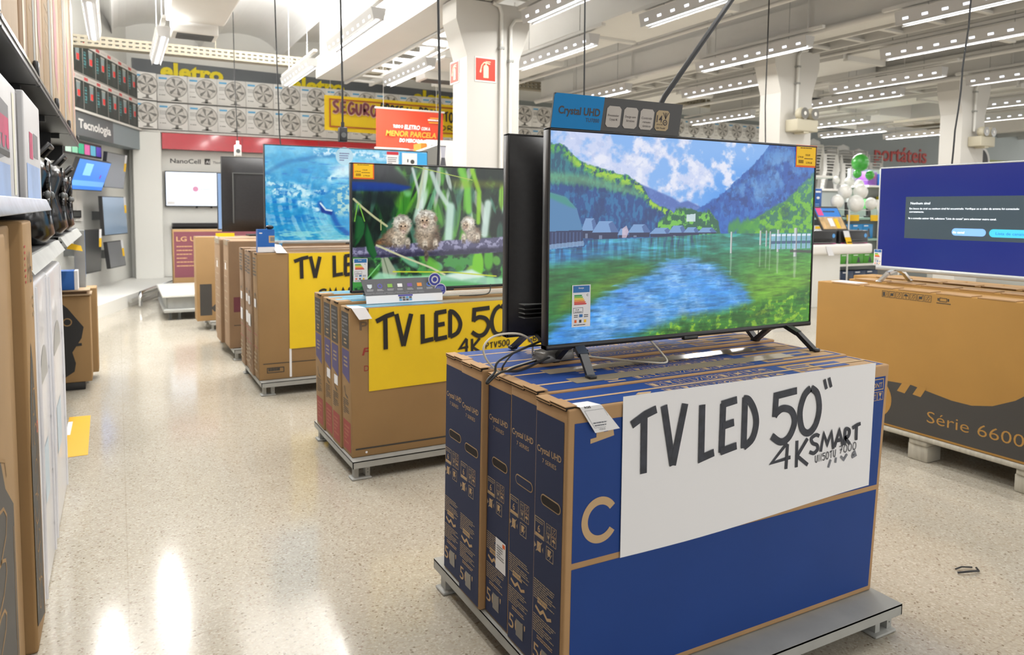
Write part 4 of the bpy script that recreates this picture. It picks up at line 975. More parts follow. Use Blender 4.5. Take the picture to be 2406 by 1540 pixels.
t = thing('topper_board', 'blue and charcoal feature board standing on the lake television', 'sign board', (1.34, 1.83, 1.566))
b = B(); o = Vector((0, 1.822, 0)); z0, z1 = 1.5665, 1.666; CB = mat('charcoal_board', '#3b3b3b', .5)
b.hexa([(1.1, 1.822, z0), (1.572, 1.822, z0), (1.572, 1.828, z0), (1.1, 1.828, z0), (1.112, 1.822, z1), (1.588, 1.822, z1), (1.588, 1.828, z1), (1.112, 1.828, z1)], CB); b.build('board', t)
b = B(); b.shape(o, X3, Z3, [(1.1, z0), (1.272, z0), (1.287, z1), (1.12, z1), (1.112, z1-.005)], SKYB, .0008)
DK = mat('board_type', '#3a3234', .6); sl = .13
b.text(o, X3, Z3, 'Crystal UHD', 1.124, 1.608, .031, DK, .025, .145, .0014, slant=sl); b.text(o, X3, Z3, 'TU7000', 1.218, 1.589, .0165, DK, .0, .048, .0014, slant=sl)
b.build('blue_panel', t)
GC = mat('board_card_grey', '#a9a39c', .5); GO = mat('board_card_gold', '#a08d6b', .5)
for i, (x, txt) in enumerate(((1.288, ['Processador', 'Crystal 4K']), (1.351, ['Design sem', 'limites']), (1.413, ['Controle', 'remoto', 'único']), (1.474, None))):
    b = B(); a, c, e, g = x, x+.053, 1.579, 1.642; s_ = lambda xx, zz: (xx+(zz-e)*.14, zz); r_ = .008
    b.shape(o, X3, Z3, [s_(*p) for p in ((a+r_, e), (c-r_, e), (c, e+r_), (c, g-r_), (c-r_, g), (a+r_, g), (a, g-r_), (a, e+r_))], GC if txt else GO, .0012)
    if txt:
        for j, s2 in enumerate(txt): b.text(o, X3, Z3, s2, (a+c)/2+.004, 1.611-.012*j, .0098, DK, .0, .04 if j == 0 else .03, .0018, 'C', sl)
    else:
        b.text(o, X3, Z3, '14', a+.008, 1.605, .031, DK, .01, .022, .0018, slant=sl); b.disc(o+X3*(a+.042)+Z3*1.605, X3, Z3, .009, DK, 16, .006, .0018); b.disc(o+X3*(a+.042)+Z3*1.605, X3, Z3, .0025, DK, 8, 0, .0018)
        for d in (-.004, .004): b.stroke(o, X3, Z3, [(a+.038+d, 1.636), (a+.045, 1.616)], .002, DK, .0018); b.stroke(o, X3, Z3, [(a+.052+d, 1.636), (a+.043, 1.616)], .002, DK, .0018)
        b.text(o, X3, Z3, 'ANOS', a+.008, 1.596, .006, DK, .0, .024, .0018, slant=sl); b.text(o, X3, Z3, 'Líder Mundial', a+.006, 1.585, .0075, DK, .0, .036, .0018, slant=sl)
    b.build('feature_card', t)

# loose leads on the blue cartons
def cable(label, pts, r, m=CABLE, cat='cable', sub=8):
    P = [Vector(p) for p in pts]; out = []
    for i in range(len(P)-1):
        p0, p1, p2, p3 = P[max(i-1, 0)], P[i], P[i+1], P[min(i+2, len(P)-1)]
        for k in range(sub):
            s = k/sub; out.append(.5*((2*p1)+(p2-p0)*s+(2*p0-5*p1+4*p2-p3)*s*s+(3*p1-p0-3*p2+p3)*s**3))
    out.append(P[-1]); b = B(); b.tube(out, r, m, 7); return tag(b.build('cable', None, P[0]), label, cat)
cable('pale looped aerial lead hanging over the end of the blue cartons', [(1.34, 2.0, .87), (1.22, 2.0, .86), (1.05, 1.93, .856), (.97, 1.87, .858), (.92, 1.86, .9), (.91, 1.86, .94), (.95, 1.87, .966), (1.03, 1.88, .965), (1.1, 1.92, .93), (1.15, 2.0, .87)], .0032, CABLEW)
cable('black power lead looping over the edge of the blue cartons', [(1.36, 2.02, .9), (1.2, 1.95, .93), (1.06, 1.86, .93), (.95, 1.84, .9), (.93, 1.83, .87), (.905, 1.82, .855), (.9, 1.815, .845), (.95, 1.83, .868), (1.03, 1.86, .86), (1.16, 1.93, .87), (1.25, 2.0, .862)], .0036)
cable('second thin black lead arched over the blue cartons', [(1.3, 1.99, .87), (1.14, 1.92, .915), (1.03, 1.88, .915), (.98, 1.87, .88), (.985, 1.88, .856), (1.05, 1.92, .856), (1.2, 2.0, .857)], .0028)
cable('pale lead lying under the lake television', [(1.32, 2.0, .853), (1.4, 1.9, .852), (1.47, 1.81, .852), (1.52, 1.79, .853), (1.525, 1.83, .88), (1.5, 1.85, .915)], .0034, CABLEW)
t = thing('power_adapter', 'grey bagged power adapter beside the foot of the lake television', 'adapter', (1.2, 1.97, .85))
b = B(); b.bevhexa([(1.15, 1.93, .851), (1.29, 1.96, .851), (1.28, 2.03, .851), (1.14, 2.0, .851), (1.165, 1.94, .89), (1.28, 1.965, .895), (1.27, 2.02, .893), (1.15, 1.995, .888)], mat('bag_film', '#6f6d69', .2, noise=.4, nscale=25), .012); b.build('bag', t)
b = B(); b.tube([(1.28, 1.99, .875), (1.33, 2.01, .87), (1.38, 2.03, .86)], .004, CABLE); b.build('lead', t)

# ------------------------------------------------------------------ kraft cartons with the monkey-picture television
DPR = mat('dark_end_print', '#3b3936', .6); VIO = mat('violet_end_print', '#4c4676', .6); REDE = mat('red_end_print', '#93362f', .6)
for k in range(4):
    y0 = 3.485+.172*k; xl = (.98, .972, .977, .97)[k]; zt = .842+(.0, .012, .006, .014)[k]
    t = thing('television_carton', ('front kraft television carton carrying the yellow poster below the monkey picture', 'second kraft television carton below the monkey picture', 'third kraft television carton below the monkey picture', 'rearmost kraft television carton below the monkey picture')[k], 'carton', (xl, y0, .1), 'kraft cartons under the monkey picture')
    b = B(); b.bevhexa([(xl+.008, y0, .101), (2.15, y0, .101), (2.15, y0+.168, .101), (xl+.008, y0+.168, .101), (xl, y0, zt), (2.16, y0, zt), (2.16, y0+.168, zt), (xl, y0+.168, zt)], KRAFT_O, .005)
    o = Vector((xl-.0005, y0+.168, 0)); U = Vector((0, -1, 0)); V = Vector((-.0108, 0, 1)).normalized()
    o.x = xl+.0092
    b.rect(o, U, V, .02, .145, .64, zt-.025, DPR, .001); lines(b, o, U, V, .03, .135, .7, zt-.04, 6, GREYP, k, .0016); lines(b, o, U, V, .06, .11, .655, .69, 2, KPRINT, k+4, .0016)
    b.shape(o, U, V, [(.02, .5), (.145, .47), (.145, .63), (.02, .63)], VIO, .001); lines(b, o, U, V, .05, .12, .54, .6, 3, KPRINT_S, k+9, .0016)
    b.stroke(o, U, V, [(.05, .44), (.07, .4), (.11, .39)], .008, DPR, .001); lines(b, o, U, V, .03, .135, .3, .38, 8, DPR, k+14, .001)
    b.rect(o, U, V, .02, .15, .12, .27, REDE, .001); lines(b, o, U, V, .04, .13, .15, .25, 5, mat('rust_type', '#a8624e', .6), k+20, .0016)
    if k in (1, 2): b.rect(o, U, V, .06, .13, .42, .47, PAPER, .0018)
    if k == 0:
        o = Vector((0, y0, 0)); b.text(o, X3, Z3, 'F', 1.04, .61, .052, REDE, .02, .03, .001, slant=.2); b.text(o, X3, Z3, 'P', 1.028, .735, .06, mat('smudged_print', '#6d5a47', .7), .02, .04, .001); b.text(o, X3, Z3, 'D', 1.05, .53, .04, REDE, .0, .025, .001)
        b.rect(o, X3, Z3, 1.005, 2.14, .138, .146, DPR, .001); b.disc(o+X3*1.06+Z3*.122, X3, Z3, .006, PAPER, 10, 0, .0015)
    o = Vector((xl, y0, zt)); b.rect(o, X3, Y3, .02, .5, .02, .148, FILM, .001); b.rect(o, X3, Y3, .02, 1.16, .075, .093, TAPE, .0015); b.rect(o, X3, Y3, .5, 1.17, .03, .14, mat('greyed_tape', '#9a9285', .35), .001)
    b.build('box_body', t)
    b = B(); b.box((xl-.003, y0+.008, zt-.008), (xl+.06, y0+.08, zt-.0002), SHADE); b.box((xl-.005, y0+.008, zt), (xl+.07, y0+.082, zt+.0035), KRAFT_O); b.build('top_flap', t)
t = thing('poster', 'yellow handwritten TV LED poster on the carton below the monkey picture', 'poster', (1.6, 3.48, .43))
b = B(); b.add([(1.073, 3.482, .427), (1.5, 3.48, .437), (2.12, 3.482, .45), (2.12, 3.481, .845), (1.5, 3.479, .842), (1.074, 3.481, .84)], [(0, 1, 4, 5), (1, 2, 3, 4)], YEL); b.build('sheet', t)
b = B(); o = Vector((0, 3.478, 0))
hand(b, o, X3, Z3, [('T', 1.110, 1.204, .631, .810), ('V', 1.210, 1.297, .641, .805), ('L', 1.347, 1.413, .653, .795), ('E', 1.420, 1.489, .657, .804), ('D', 1.499, 1.569, .665, .806), ('5', 1.628, 1.734, .661, .812), ('0', 1.745, 1.85, .660, .815), ('"', 1.86, 1.89, .79, .82)], .023, INKB)
hand(b, o, X3, Z3, [('4', 1.56, 1.61, .575, .653), ('K', 1.626, 1.683, .572, .648)], .014, INKB); b.build('marker_lettering', t)
b = B(); handline(b, o, X3, Z3, 'PTV50Q', 1.71, 1.86, .588, .62, .0055, INKB, .01); handline(b, o, X3, Z3, 'GBL', 1.97, 2.06, .605, .64, .0055, INKB, .005); tag(b.build('model_lettering', t), 'thin handwritten model number')
t = thing('stock_slip', 'pale slip folded over the edge of the kraft carton beside the yellow poster', 'paper slip', (1.03, 3.48, .84))
b = B(); b.poly([(.985, 3.56, .847), (.985, 3.474, .847), (1.055, 3.474, .847), (1.04, 3.56, .847)], PAPER); b.poly([(1.02, 3.46, .79), (1.085, 3.462, .792), (1.055, 3.474, .847), (.985, 3.474, .847)], PAPER); b.build('slip', t)

def tv2(t, x0, x1, zb, zt, yf):
    o = Vector((0, yf+.0015, 0)); price_tag(t, o, 1.078, 1.19, 1.482, 1.566)
    energy_label(t, o, 1.076, 1.152, .945, 1.068)
television('television showing three monkeys on a branch', (1.625, 3.762, .856), 1.12, .68, .03, (monkey_picture(520, 300), SCREEN), sub=tv2)
t = thing('feature_card', 'grey icon card propped against the monkey picture television', 'display card', (1.3, 3.6, .85))
FG = mat('card_grey', '#55565a', .5)
b = B(); b.hexa([(1.1, 3.6, .846), (1.515, 3.6, .846), (1.515, 3.603, .846), (1.1, 3.603, .846), (1.1, 3.612, .885), (1.52, 3.612, .885), (1.52, 3.615, .885), (1.1, 3.615, .885)], PAPER); b.hexa([(1.1, 3.612, .885), (1.52, 3.612, .885), (1.52, 3.615, .885), (1.1, 3.615, .885), (1.085, 3.655, .966), (1.475, 3.655, .966), (1.475, 3.658, .966), (1.085, 3.658, .966)], FG); b.build('card', t)
b = B(); o = Vector((1.095, 3.612, .885)); V = Vector((0, .043, .081)).normalized()
cols = ['#c9d3d6', '#5a55b0', '#7fb23a', '#e4e4e4', '#6a4a9a', '#e08a2a', '#3b6fd0']
for i, c in enumerate(cols):
    m_ = mat('card_icon_%d' % i, c, .5); x = .015+.054*i
    if i in (1, 6): b.disc(o+X3*(x+.017)+V*.052, X3, V, .013, m_, 14, .008, .001)
    elif i == 0: b.shape(o, X3, V, [(x+.004, .062), (x+.03, .062), (x+.028, .046), (x+.017, .038), (x+.006, .046)], m_, .001)
    else: b.rect(o, X3, V, x+.004, x+.03, .043, .062, m_, .001)
    lines(b, o, X3, V, x, x+.036, .024, .036, 2, mat('card_type', '#b9babd', .6), i, .001); b.rect(o, X3, V, x+.043, x+.0442, .03, .066, mat('card_rule', '#707276', .6), .001)
lines(b, o, X3, V, .005, .4, .006, .018, 2, mat('card_small_type', '#86888c', .6), 3, .001)
o = Vector((1.1, 3.6, .846)); V = Vector((0, .012, .039)).normalized(); b.rect(o, X3, V, .17, .25, .032, .04, mat('label_indigo', '#4b46a0', .5), .001)
for i in range(8): b.rect(o, X3, V, .175+.018*(i % 4), .19+.018*(i % 4), .008+.012*(i//4), .018+.012*(i//4), (FG, mat('card_sky', '#5f9cc8', .5))[i % 3 == 0], .001)
b.build('printed_icons', t)
b = B(); IND = mat('badge_indigo', '#3f46a0', .5); o = Vector((1.482, 3.63, .955))
b.disc(o, X3, Z3, .036, PAPER, 26, 0, .0); b.disc(o, X3, Z3, .032, IND, 26, .02, .001); b.disc(o, X3, Z3, .016, IND, 20, 0, .001); b.disc(o, X3, Z3, .016, PAPER, 20, .013, .0014)
o2 = Vector((1.512, 3.627, .9)); b.disc(o2, X3, Z3, .034, PAPER, 26, 0, .002); b.disc(o2, X3, Z3, .030, IND, 26, 0, .003); lines(b, o2, X3, Z3, -.022, .022, -.016, .018, 5, mat('badge_type', '#aab0e0', .6), 5, .0036)
tag(b.build('badge', t), 'two overlapping round indigo badges')
cable('short black lead on the cartons below the monkey picture', [(1.62, 3.62, .862), (1.72, 3.6, .862), (1.8, 3.62, .87), (1.84, 3.68, .91)], .003)
cable('thin black lead trailing beside the yellow poster near the blue cartons', [(1.72, 3.44, .45), (1.7, 3.42, .43), (1.665, 3.43, .418), (1.65, 3.44, .40)], .003)

# ------------------------------------------------------------------ kraft cartons with the ocean-picture television
for k in range(4):
    y0 = 5.37+.19*k; xl = .852-.012*(k % 2)
    t = thing('television_carton', ('front kraft television carton below the ocean picture, with a yellow poster', 'second kraft television carton below the ocean picture', 'third kraft television carton below the ocean picture', 'rearmost kraft television carton below the ocean picture')[k], 'carton', (xl, y0, .1), 'kraft cartons under the ocean picture')
    zt = 1.007+.008*(k % 2); b = B(); b.bevhexa([(xl+.006, y0, .101), (2.2, y0, .101), (2.2, y0+.186, .101), (xl+.006, y0+.186, .101), (xl, y0, zt), (2.2, y0, zt), (2.2, y0+.186, zt), (xl, y0+.186, zt)], KRAFT_D if k else KRAFT_O, .006)
    o = Vector((xl-.0005, y0+.186, 0)); U = Vector((0, -1, 0)); lines(b, o, U, Z3, .03, .16, .84, .98, 6, CHAR, k+3, .001); b.shape(o, U, Z3, [(.07, .72), (.12, .72), (.095, .69)], CHAR, .001)
    b.rect(o, U, Z3, .06, .14, .62, .68, PAPER, .0016); b.rect(o, U, Z3, .05, .15, .46, .55, PAPER, .0016) if k else None
    for z in (.42, .33): b.rect(o, U, Z3, .01, .175, z, z+.006, REDE, .001)
    lines(b, o, U, Z3, .03, .15, .15, .3, 5, KPRINT_S, k, .001)
    if k == 0:
        o = Vector((0, y0, 0)); b.rect(o, X3, Z3, .885, 2.18, .215, .221, CHAR, .001); b.outline(o, X3, Z3, .91, 1.03, .15, .19, .006, CHAR, .001); lines(b, o, X3, Z3, .92, 1.02, .158, .182, 1, CHAR, 3, .001, .8); b.rect(o, X3, Z3, 1.068, 1.083, .11, .32, PAPER, .0012)
    b.rect((xl, y0, zt), X3, Y3, .03, 1.3, .08, .11, TAPE, .001)
    b.build('box_body', t)
    b = B(); b.box((xl-.003, y0+.01, zt-.008), (xl+.05, y0+.09, zt-.0002), SHADE); b.box((xl-.004, y0+.01, zt), (xl+.06, y0+.09, zt+.004), KRAFT_D); b.build('top_flap', t)
t = thing('poster', 'yellow handwritten poster on the carton below the ocean picture', 'poster', (1.5, 5.36, .3))
b = B(); b.add([(1.07, 5.365, .315), (2.1, 5.365, .33), (2.1, 5.364, 1.005), (1.071, 5.364, 1.005)], [(0, 1, 2, 3)], YEL); b.build('sheet', t)
b = B(); o = Vector((0, 5.361, 0)); hand(b, o, X3, Z3, [('T', 1.107, 1.209, .821, .977), ('V', 1.219, 1.295, .823, .980), ('L', 1.388, 1.460, .834, .982), ('E', 1.471, 1.539, .834, .984), ('D', 1.55, 1.63, .834, .986)], .026, INKB)
hand(b, o, X3, Z3, [('S', 1.28, 1.34, .66, .735), ('M', 1.35, 1.42, .66, .735), ('A', 1.43, 1.49, .66, .735), ('R', 1.5, 1.56, .66, .735), ('T', 1.57, 1.63, .66, .735)], .016, INKB); b.build('marker_lettering', t)
def tv3(t, x0, x1, zb, zt, yf):
    o = Vector((0, yf+.0015, 0)); b = B(); c = o+X3*1.585+Z3*1.738; PB = mat('pale_blue_sticker', '#a9cfe4', .5)
    b.disc(c, X3, Z3, .07, PB, 30, 0, .001); lines(b, c, X3, Z3, -.04, .04, -.04, .03, 4, mat('sticker_type', '#6d6d9a', .6), 2, .0016); b.build('round_sticker', t)
    b = B(); b.rect(o, X3, Z3, 1.93, 2.03, 1.62, 1.79, PAPER, .001); b.rect(o, X3, Z3, 1.93, 2.03, 1.765, 1.79, RED, .0016); b.rect(o, X3, Z3, 1.93, 2.03, 1.62, 1.65, YTAG, .0016); lines(b, o, X3, Z3, 1.94, 2.02, 1.69, 1.75, 4, GREYP, 2, .0016); b.build('price_tag', t)
    b = B(); b.rect(o, X3, Z3, 2.04, 2.28, 1.6, 1.79, mat('tag_azure', '#35a0dc', .5), .001); b.rect(o, X3, Z3, 2.06, 2.19, 1.62, 1.785, PAPER, .0016); b.disc(o+X3*2.15+Z3*1.715, X3, Z3, .018, CHAR, 16, 0, .002); b.rect(o, X3, Z3, 2.105, 2.115, 1.71, 1.735, CHAR, .002); b.build('feature_sticker', t)
television('large television showing a turquoise ocean shore', (1.63, 5.762, 1.015), 1.31, .75, .04, (ocean_picture(460, 260), SCREEN), base=SILVER, sub=tv3)
t = thing('product_box', 'small blue product box standing beside the ocean picture television', 'box', (.92, 5.46, 1.015))
b = B(); b.box((.868, 5.42, 1.012), (.985, 5.48, 1.175), mat('azure_print', '#1d5fae', .5)); o = Vector((0, 5.42, 0)); b.rect(o, X3, Z3, .868, .985, 1.013, 1.05, PAPER, .001); b.rect(o, X3, Z3, .945, .985, 1.08, 1.13, KPRINT, .001); b.rect(o, X3, Z3, .955, .985, 1.09, 1.12, GREYP, .0014); b.rect(o, X3, Z3, .88, .9, 1.145, 1.152, WHT, .001); b.build('box_body', t)
b = B(); b.ball((.955, 5.44, 1.19), (.03, .03, .016), BLKG, 12, 6); b.build('black_bow', t)
t = thing('stock_slip', 'white slip folded over the carton edge beside the small blue box', 'paper slip', (1.02, 5.37, 1.0))
b = B(); b.poly([(.975, 5.5, 1.07), (.985, 5.36, 1.01), (1.06, 5.36, 1.008), (1.04, 5.5, 1.06)], PAPER); b.build('slip', t)

# ------------------------------------------------------------------ displays further along the aisle
for k in range(3):
    y0 = 6.72+.34*k; xl = .832-.03*(k == 1)
    t = thing('television_carton', ('plastic-wrapped kraft carton in front below the reversed black television', 'middle kraft carton below the reversed black television', 'rear kraft carton below the reversed black television')[k], 'carton', (xl, y0, .1), 'kraft cartons under the reversed television')
    b = B(); b.box((xl, y0, .101), (2.05, y0+.335, 1.04), KRAFT_D, .008); o = Vector((xl, y0+.335, 0)); U = Vector((0, -1, 0)); lines(b, o, U, Z3, .05, .28, .3, .9, 9, KPRINT_S, k+40, .001, .15); b.rect(o, U, Z3, .12, .18, .78, .84, PAPER, .0014)
    o = Vector((0, y0, 0)); b.rect(o, X3, Z3, .87, 1.0, .42, .55, MAROON, .001); b.rect(o, X3, Z3, .87, 1.9, .3, .306, CHAR, .001)
    for i in range(4): b.rect(o, X3, Z3, .93, .95, .6+.09*i, .63+.09*i, CHAR, .001)
    b.build('box_body', t)
    b = B(); b.box((xl-.004, y0+.02, 1.0), (xl+.02, y0+.3, 1.046), mat('wrap_film', '#b5a58e', .15)); b.build('wrap_film', t)
television('black television standing with its back to the aisle, on a pole stand', (1.43, 7.35, 1.042), 1.14, .70, .06, None, rz=math.pi, foot='pole')
t = thing('television_carton', 'kraft carton printed with a huge black numeral 5', 'carton', (.73, 8.7, .1))
b = B(); b.box((.728, 8.5, .101), (2.0, 8.75, 1.01), KRAFT_O, .006); o = Vector((0, 8.5, 0))
b.rect(o, X3, Z3, .76, .88, .16, .50, CHAR, .001); b.shape(o, X3, Z3, [(.87, .24), (.97, .33), (1.08, .3), (1.1, .2), (1.0, .19), (.9, .2)], CHAR, .0014); b.rect(o, X3, Z3, .95, 1.2, .39, .46, CHAR, .001); b.build('box_body', t)
b = B(); b.box((.73, 8.58, 1.011), (1.9, 8.66, 1.014), TAPE); b.build('tape', t)
television('small lit television seen edge-on behind the reversed black television', (1.52, 8.66, 1.016), 1.1, .63, .06, (np.full((20, 36, 3), (.62, .74, .9)), SCREEN), foot='pole')
t = thing('price_card', 'yellow price card on the carton with the huge numeral', 'card', (1.0, 8.5, 1.015))
b = B(); b.box((.93, 8.492, 1.0), (1.12, 8.497, 1.05), YTAG); b.build('card', t)
# two stacked white-topped pallets
t = thing('metal_pallet', 'lower of two stacked pale pallets by the plinth rail', 'pallet', (.45, 9.4, 0))
b = B(); b.box((.45, 9.4, .09), (1.2, 10.8, .125), GREYM, .004); b.build('deck', t)
for x in (.52, .62, 1.1):
    for y in (9.48, 10.7):
        b = B(); b.box((x-.015, y-.02, .004), (x+.015, y+.02, .092), GREYD); b.box((x-.03, y-.03, 0), (x+.03, y+.03, .006), GREYD); b.build('leg', t)
t = thing('metal_pallet', 'upper white-topped pallet stacked on another by the plinth rail', 'pallet', (.45, 9.4, .125))
b = B(); b.box((.44, 9.45, .265), (1.2, 10.85, .3), mat('white_pallet_top', '#dfe0dc', .4), .005); b.build('deck', t)
b = B(); b.box((.5, 9.5, .126), (1.15, 9.53, .265), GREYM); b.box((.5, 10.7, .126), (1.15, 10.73, .265), GREYM); b.box((.48, 9.53, .126), (.5, 10.7, .265), GREYM); b.build('skirt', t)
t = thing('television_carton', 'kraft carton with a dark maroon printed panel below the pale wall television', 'carton', (.66, 11, .1))
b = B(); b.box((.655, 11.0, .121), (1.9, 11.25, 1.02), KRAFT_O, .006); o = Vector((0, 11.0, 0)); b.rect(o, X3, Z3, .67, 1.88, .36, .99, MAROON, .001); b.text(o, X3, Z3, 'LG UHD TV', .70, .86, .09, KRAFT, .02, .6, .002); lines(b, o, X3, Z3, .70, .95, .5, .82, 6, KRAFT, 3, .002, .25); b.build('box_body', t)
b = B(); b.box((.66, 11.08, 1.02), (1.88, 11.17, 1.0225), TAPE); b.build('tape', t)
pallet('grey steel pallet under the carton with the maroon panel', .7, 1.9, 10.95, 11.4, .12)

# ------------------------------------------------------------------ shelving along the aisle (black gondola)
GX = -.24
b = B(); b.box((-.74, -1.5, 0), (-.70, 6.36, 2.35), SHELF_D)
tag(b.build('shelf_back_panel', None, (-.72, 2, 0)), 'black back panel of the aisle shelving', 'shelving')
b = B(); U = Vector((0, 1, 0)); b.box((-.29, 6.3, 0), (-.22, 6.38, 1.15), GREYM); b.rect((-.22, 6.30, 0), U, Z3, .02, .06, .8, 1.15, mat('upright_blue', '#5a7fb4', .6), .001)
tag(b.build('shelf_upright', None, (-.27, 6.34, 0)), 'slim pale grey upright at the end of the aisle shelving', 'shelving')
LIP = mat('lip_steel', '#4a4c4f', .3, metal=.6)
for k, (ya, yb) in enumerate(((.6, 2.18), (2.2, 3.2), (3.22, 4.23), (4.25, 5.25), (5.27, 6.36))):
    t = thing('shelf_board', 'black upper shelf board with bright steel lip, %s along the aisle' % NTH[k], 'shelf', (-.7, ya, 1.775), 'black upper shelf boards')
    b = B(); b.box((-.70, ya, 1.768), (GX-.004, yb, 1.790), SHELF_D); b.box((-.66, ya+.02, 1.74), (-.3, ya+.06, 1.768), SHELF_D); b.build('board', t)
    b = B(); b.box((GX-.006, ya, 1.762), (GX, yb, 1.794), SHELF_D); b.box((GX-.002, ya, 1.786), (GX+.004, yb, 1.797), CHROME); b.box((GX-.001, ya, 1.764), (GX+.004, yb, 1.770), LIP); b.build('front_lip', t)
    b = B(); b.box((GX-.01, yb-.06, 1.795), (GX+.006, yb+.0, 1.845), SHELF_D, .003, 1); b.box((-.70, yb-.03, 1.66), (-.34, yb-.01, 1.768), SHELF_D); b.build('bracket_clip', t)
t = thing('shelf_board', 'lower shelf board with pale price rail below the pale cooker cartons', 'shelf', (-.7, .6, 1.3))
b = B(); b.box((-.70, .6, 1.325), (GX-.006, 3.43, 1.345), SHELF_D); b.build('board', t)
b = B(); RAIL = mat('price_rail', '#b3b9c6', .3, noise=.18, nscale=14); b.bevhexa([(GX-.012, .6, 1.298), (GX+.012, .6, 1.298), (GX+.012, 3.43, 1.312), (GX-.012, 3.43, 1.312), (GX-.012, .6, 1.35), (GX-.004, .6, 1.352), (GX-.004, 3.43, 1.355), (GX-.012, 3.43, 1.355)], RAIL, .003, 1); b.build('price_rail', t)
for k, (ya, yb, za, zb) in enumerate(((2.72, 4.25, 1.125, 1.165), (4.42, 6.25, 1.13, 1.17))):
    t = thing('shelf_board', ('short grey shelf carrying the first shiny black speaker', 'short grey shelf carrying the far shiny black speakers')[k], 'shelf', (-.7, ya, za))
    b = B(); b.box((-.70, ya, za), (GX-.03, yb, zb), SHELF_D); b.build('board', t)
    b = B(); b.hexa([(GX-.05, ya, za-.012), (GX+.008, ya, za-.012), (GX+.008, yb, za-.012), (GX-.05, yb, za-.012), (GX-.05, ya, zb-.004), (GX-.02, ya, zb-.004), (GX-.02, yb, zb-.004), (GX-.05, yb, zb-.004)], GREYM); b.disc((GX-.02, ya-.001, za+.012), X3, Z3, .006, BLK, 10); b.build('price_rail', t)

# tall cartons on the upper shelf
PINK = mat('faded_pink_print', '#a36e70', .7)
for k, (ya, yb, M_, lab) in enumerate(((1.0, 2.74, KRAFT_P, 'tall pale kraft carton nearest the camera on the upper shelf'), (2.77, 3.0, KRAFT_D, 'dark narrow kraft carton on the upper shelf'), (3.03, 3.62, KRAFT_P, 'kraft carton with a pink band beside the dark narrow one on the upper shelf'), (3.65, 4.68, KRAFT_P, 'wide pale kraft carton midway along the upper shelf'), (4.72, 5.78, KRAFT_P, 'pale kraft carton, last but one on the upper shelf'), (5.82, 6.32, KRAFT_P, 'tall pale kraft carton at the far end of the upper shelf'))):
    t = thing('tall_carton', lab, 'carton', (-.66, ya, 1.791), 'tall cartons on the upper shelf')
    b = B(); b.box((-.66, ya, 1.7915), (GX-.012, yb, 2.78), M_, .012); o = Vector((GX-.012, ya, 0)); w_ = yb-ya
    if k in (2, 3, 4, 5):
        b.shape(o, U, Z3, [(w_*.62, 1.98), (w_*.8, 1.9), (w_*.8, 2.3), (w_*.62, 2.4)], PINK, .001); b.rect(o, U, Z3, w_*.28, w_*.42, 1.83, 2.7, mat('grey_print_band', '#86837d', .7), .001); lines(b, o, U, Z3, w_*.1, w_*.25, 2.0, 2.5, 9, KPRINT_S, k, .001, .2)
    b.stroke(o, U, Z3, [(w_*.3, 2.2), (w_*.6, 2.05), (w_*.7, 1.82)], .004, KPRINT_S, .0014)
    b.build('box_body', t)
    b = B(); b.box((GX-.0125, (ya+yb)/2-.03, 1.80), (GX-.0105, (ya+yb)/2+.03, 2.77), mat('pale_tape', '#9c8a6e', .5)); b.build('tape', t)

# pale printed cartons on the lower shelf
ROSE = mat('rose_print', '#b83a62', .5, noise=.3, nscale=8); ICE = mat('ice_blue_reflection', '#9fb8e2', .35, noise=.2, nscale=7)  # ice blue paints a reflection low on the pale cartons
for k, (ya, yb) in enumerate(((1.45, 2.1), (2.13, 2.62), (2.84, 3.38))):
    t = thing('appliance_carton', ('pale appliance carton nearest the camera on the lower shelf', 'pale appliance carton with a grey cooker picture on the lower shelf', 'pale appliance carton at the end of the lower shelf beside a black gap')[k], 'carton', (-.66, ya, 1.346), 'pale cartons on the lower shelf')
    b = B(); zt = (1.66, 1.672, 1.70)[k]; x1 = GX-.016; b.box((-.66, ya, 1.3465), (x1, yb, zt), PALE, .006); o = Vector((x1, ya, 0)); w_ = yb-ya
    if k == 2:
        b.rect(o, U, Z3, w_*.25, w_*.45, 1.49, 1.58, ROSE, .001); b.rect(o, U, Z3, .03, w_*.9, 1.352, 1.47, ICE, .001); b.rect(o, U, Z3, w_*.5, w_*.8, 1.5, 1.585, GREYP, .001)
    else:
        b.shape(o, U, Z3, [(w_*.08, 1.44), (w_*.62, 1.47), (w_*.62, 1.60), (w_*.08, 1.61)], GREYP, .001); b.rect(o, U, Z3, w_*.1, w_*.6, 1.515, 1.565, ROSE, .0014); b.rect(o, U, Z3, w_*.1, w_*.62, 1.352, 1.44, ICE, .001)
        for i in range(3): b.disc(o+U*(w_*(.2+.17*i))+Z3*1.5, U, Z3, .03, ROSE, 14, 0, .0018, ry=.02)
        b.rect(o, U, Z3, w_*.8, w_*.9, 1.36, 1.65, mat('cream_strip', '#d8d6c4', .5), .001); b.rect(o, U, Z3, w_*.1, w_*.62, 1.46, 1.475, CHAR, .0016)
    b.build('box_body', t)
    b = B(); b.box((x1-.2, ya+.01, zt), (x1-.18, yb-.01, zt+.001), TAPE); b.build('tape', t)
t = thing('appliance_carton', 'narrow black filler for the shaded gap between the pale cartons on the lower shelf', 'carton', (-.66, 2.65, 1.346))  # black block put in to stand for the shaded gap
b = B(); b.box((-.66, 2.65, 1.3465), (GX-.03, 2.81, 1.685), BLK, .004); b.build('box_body', t)

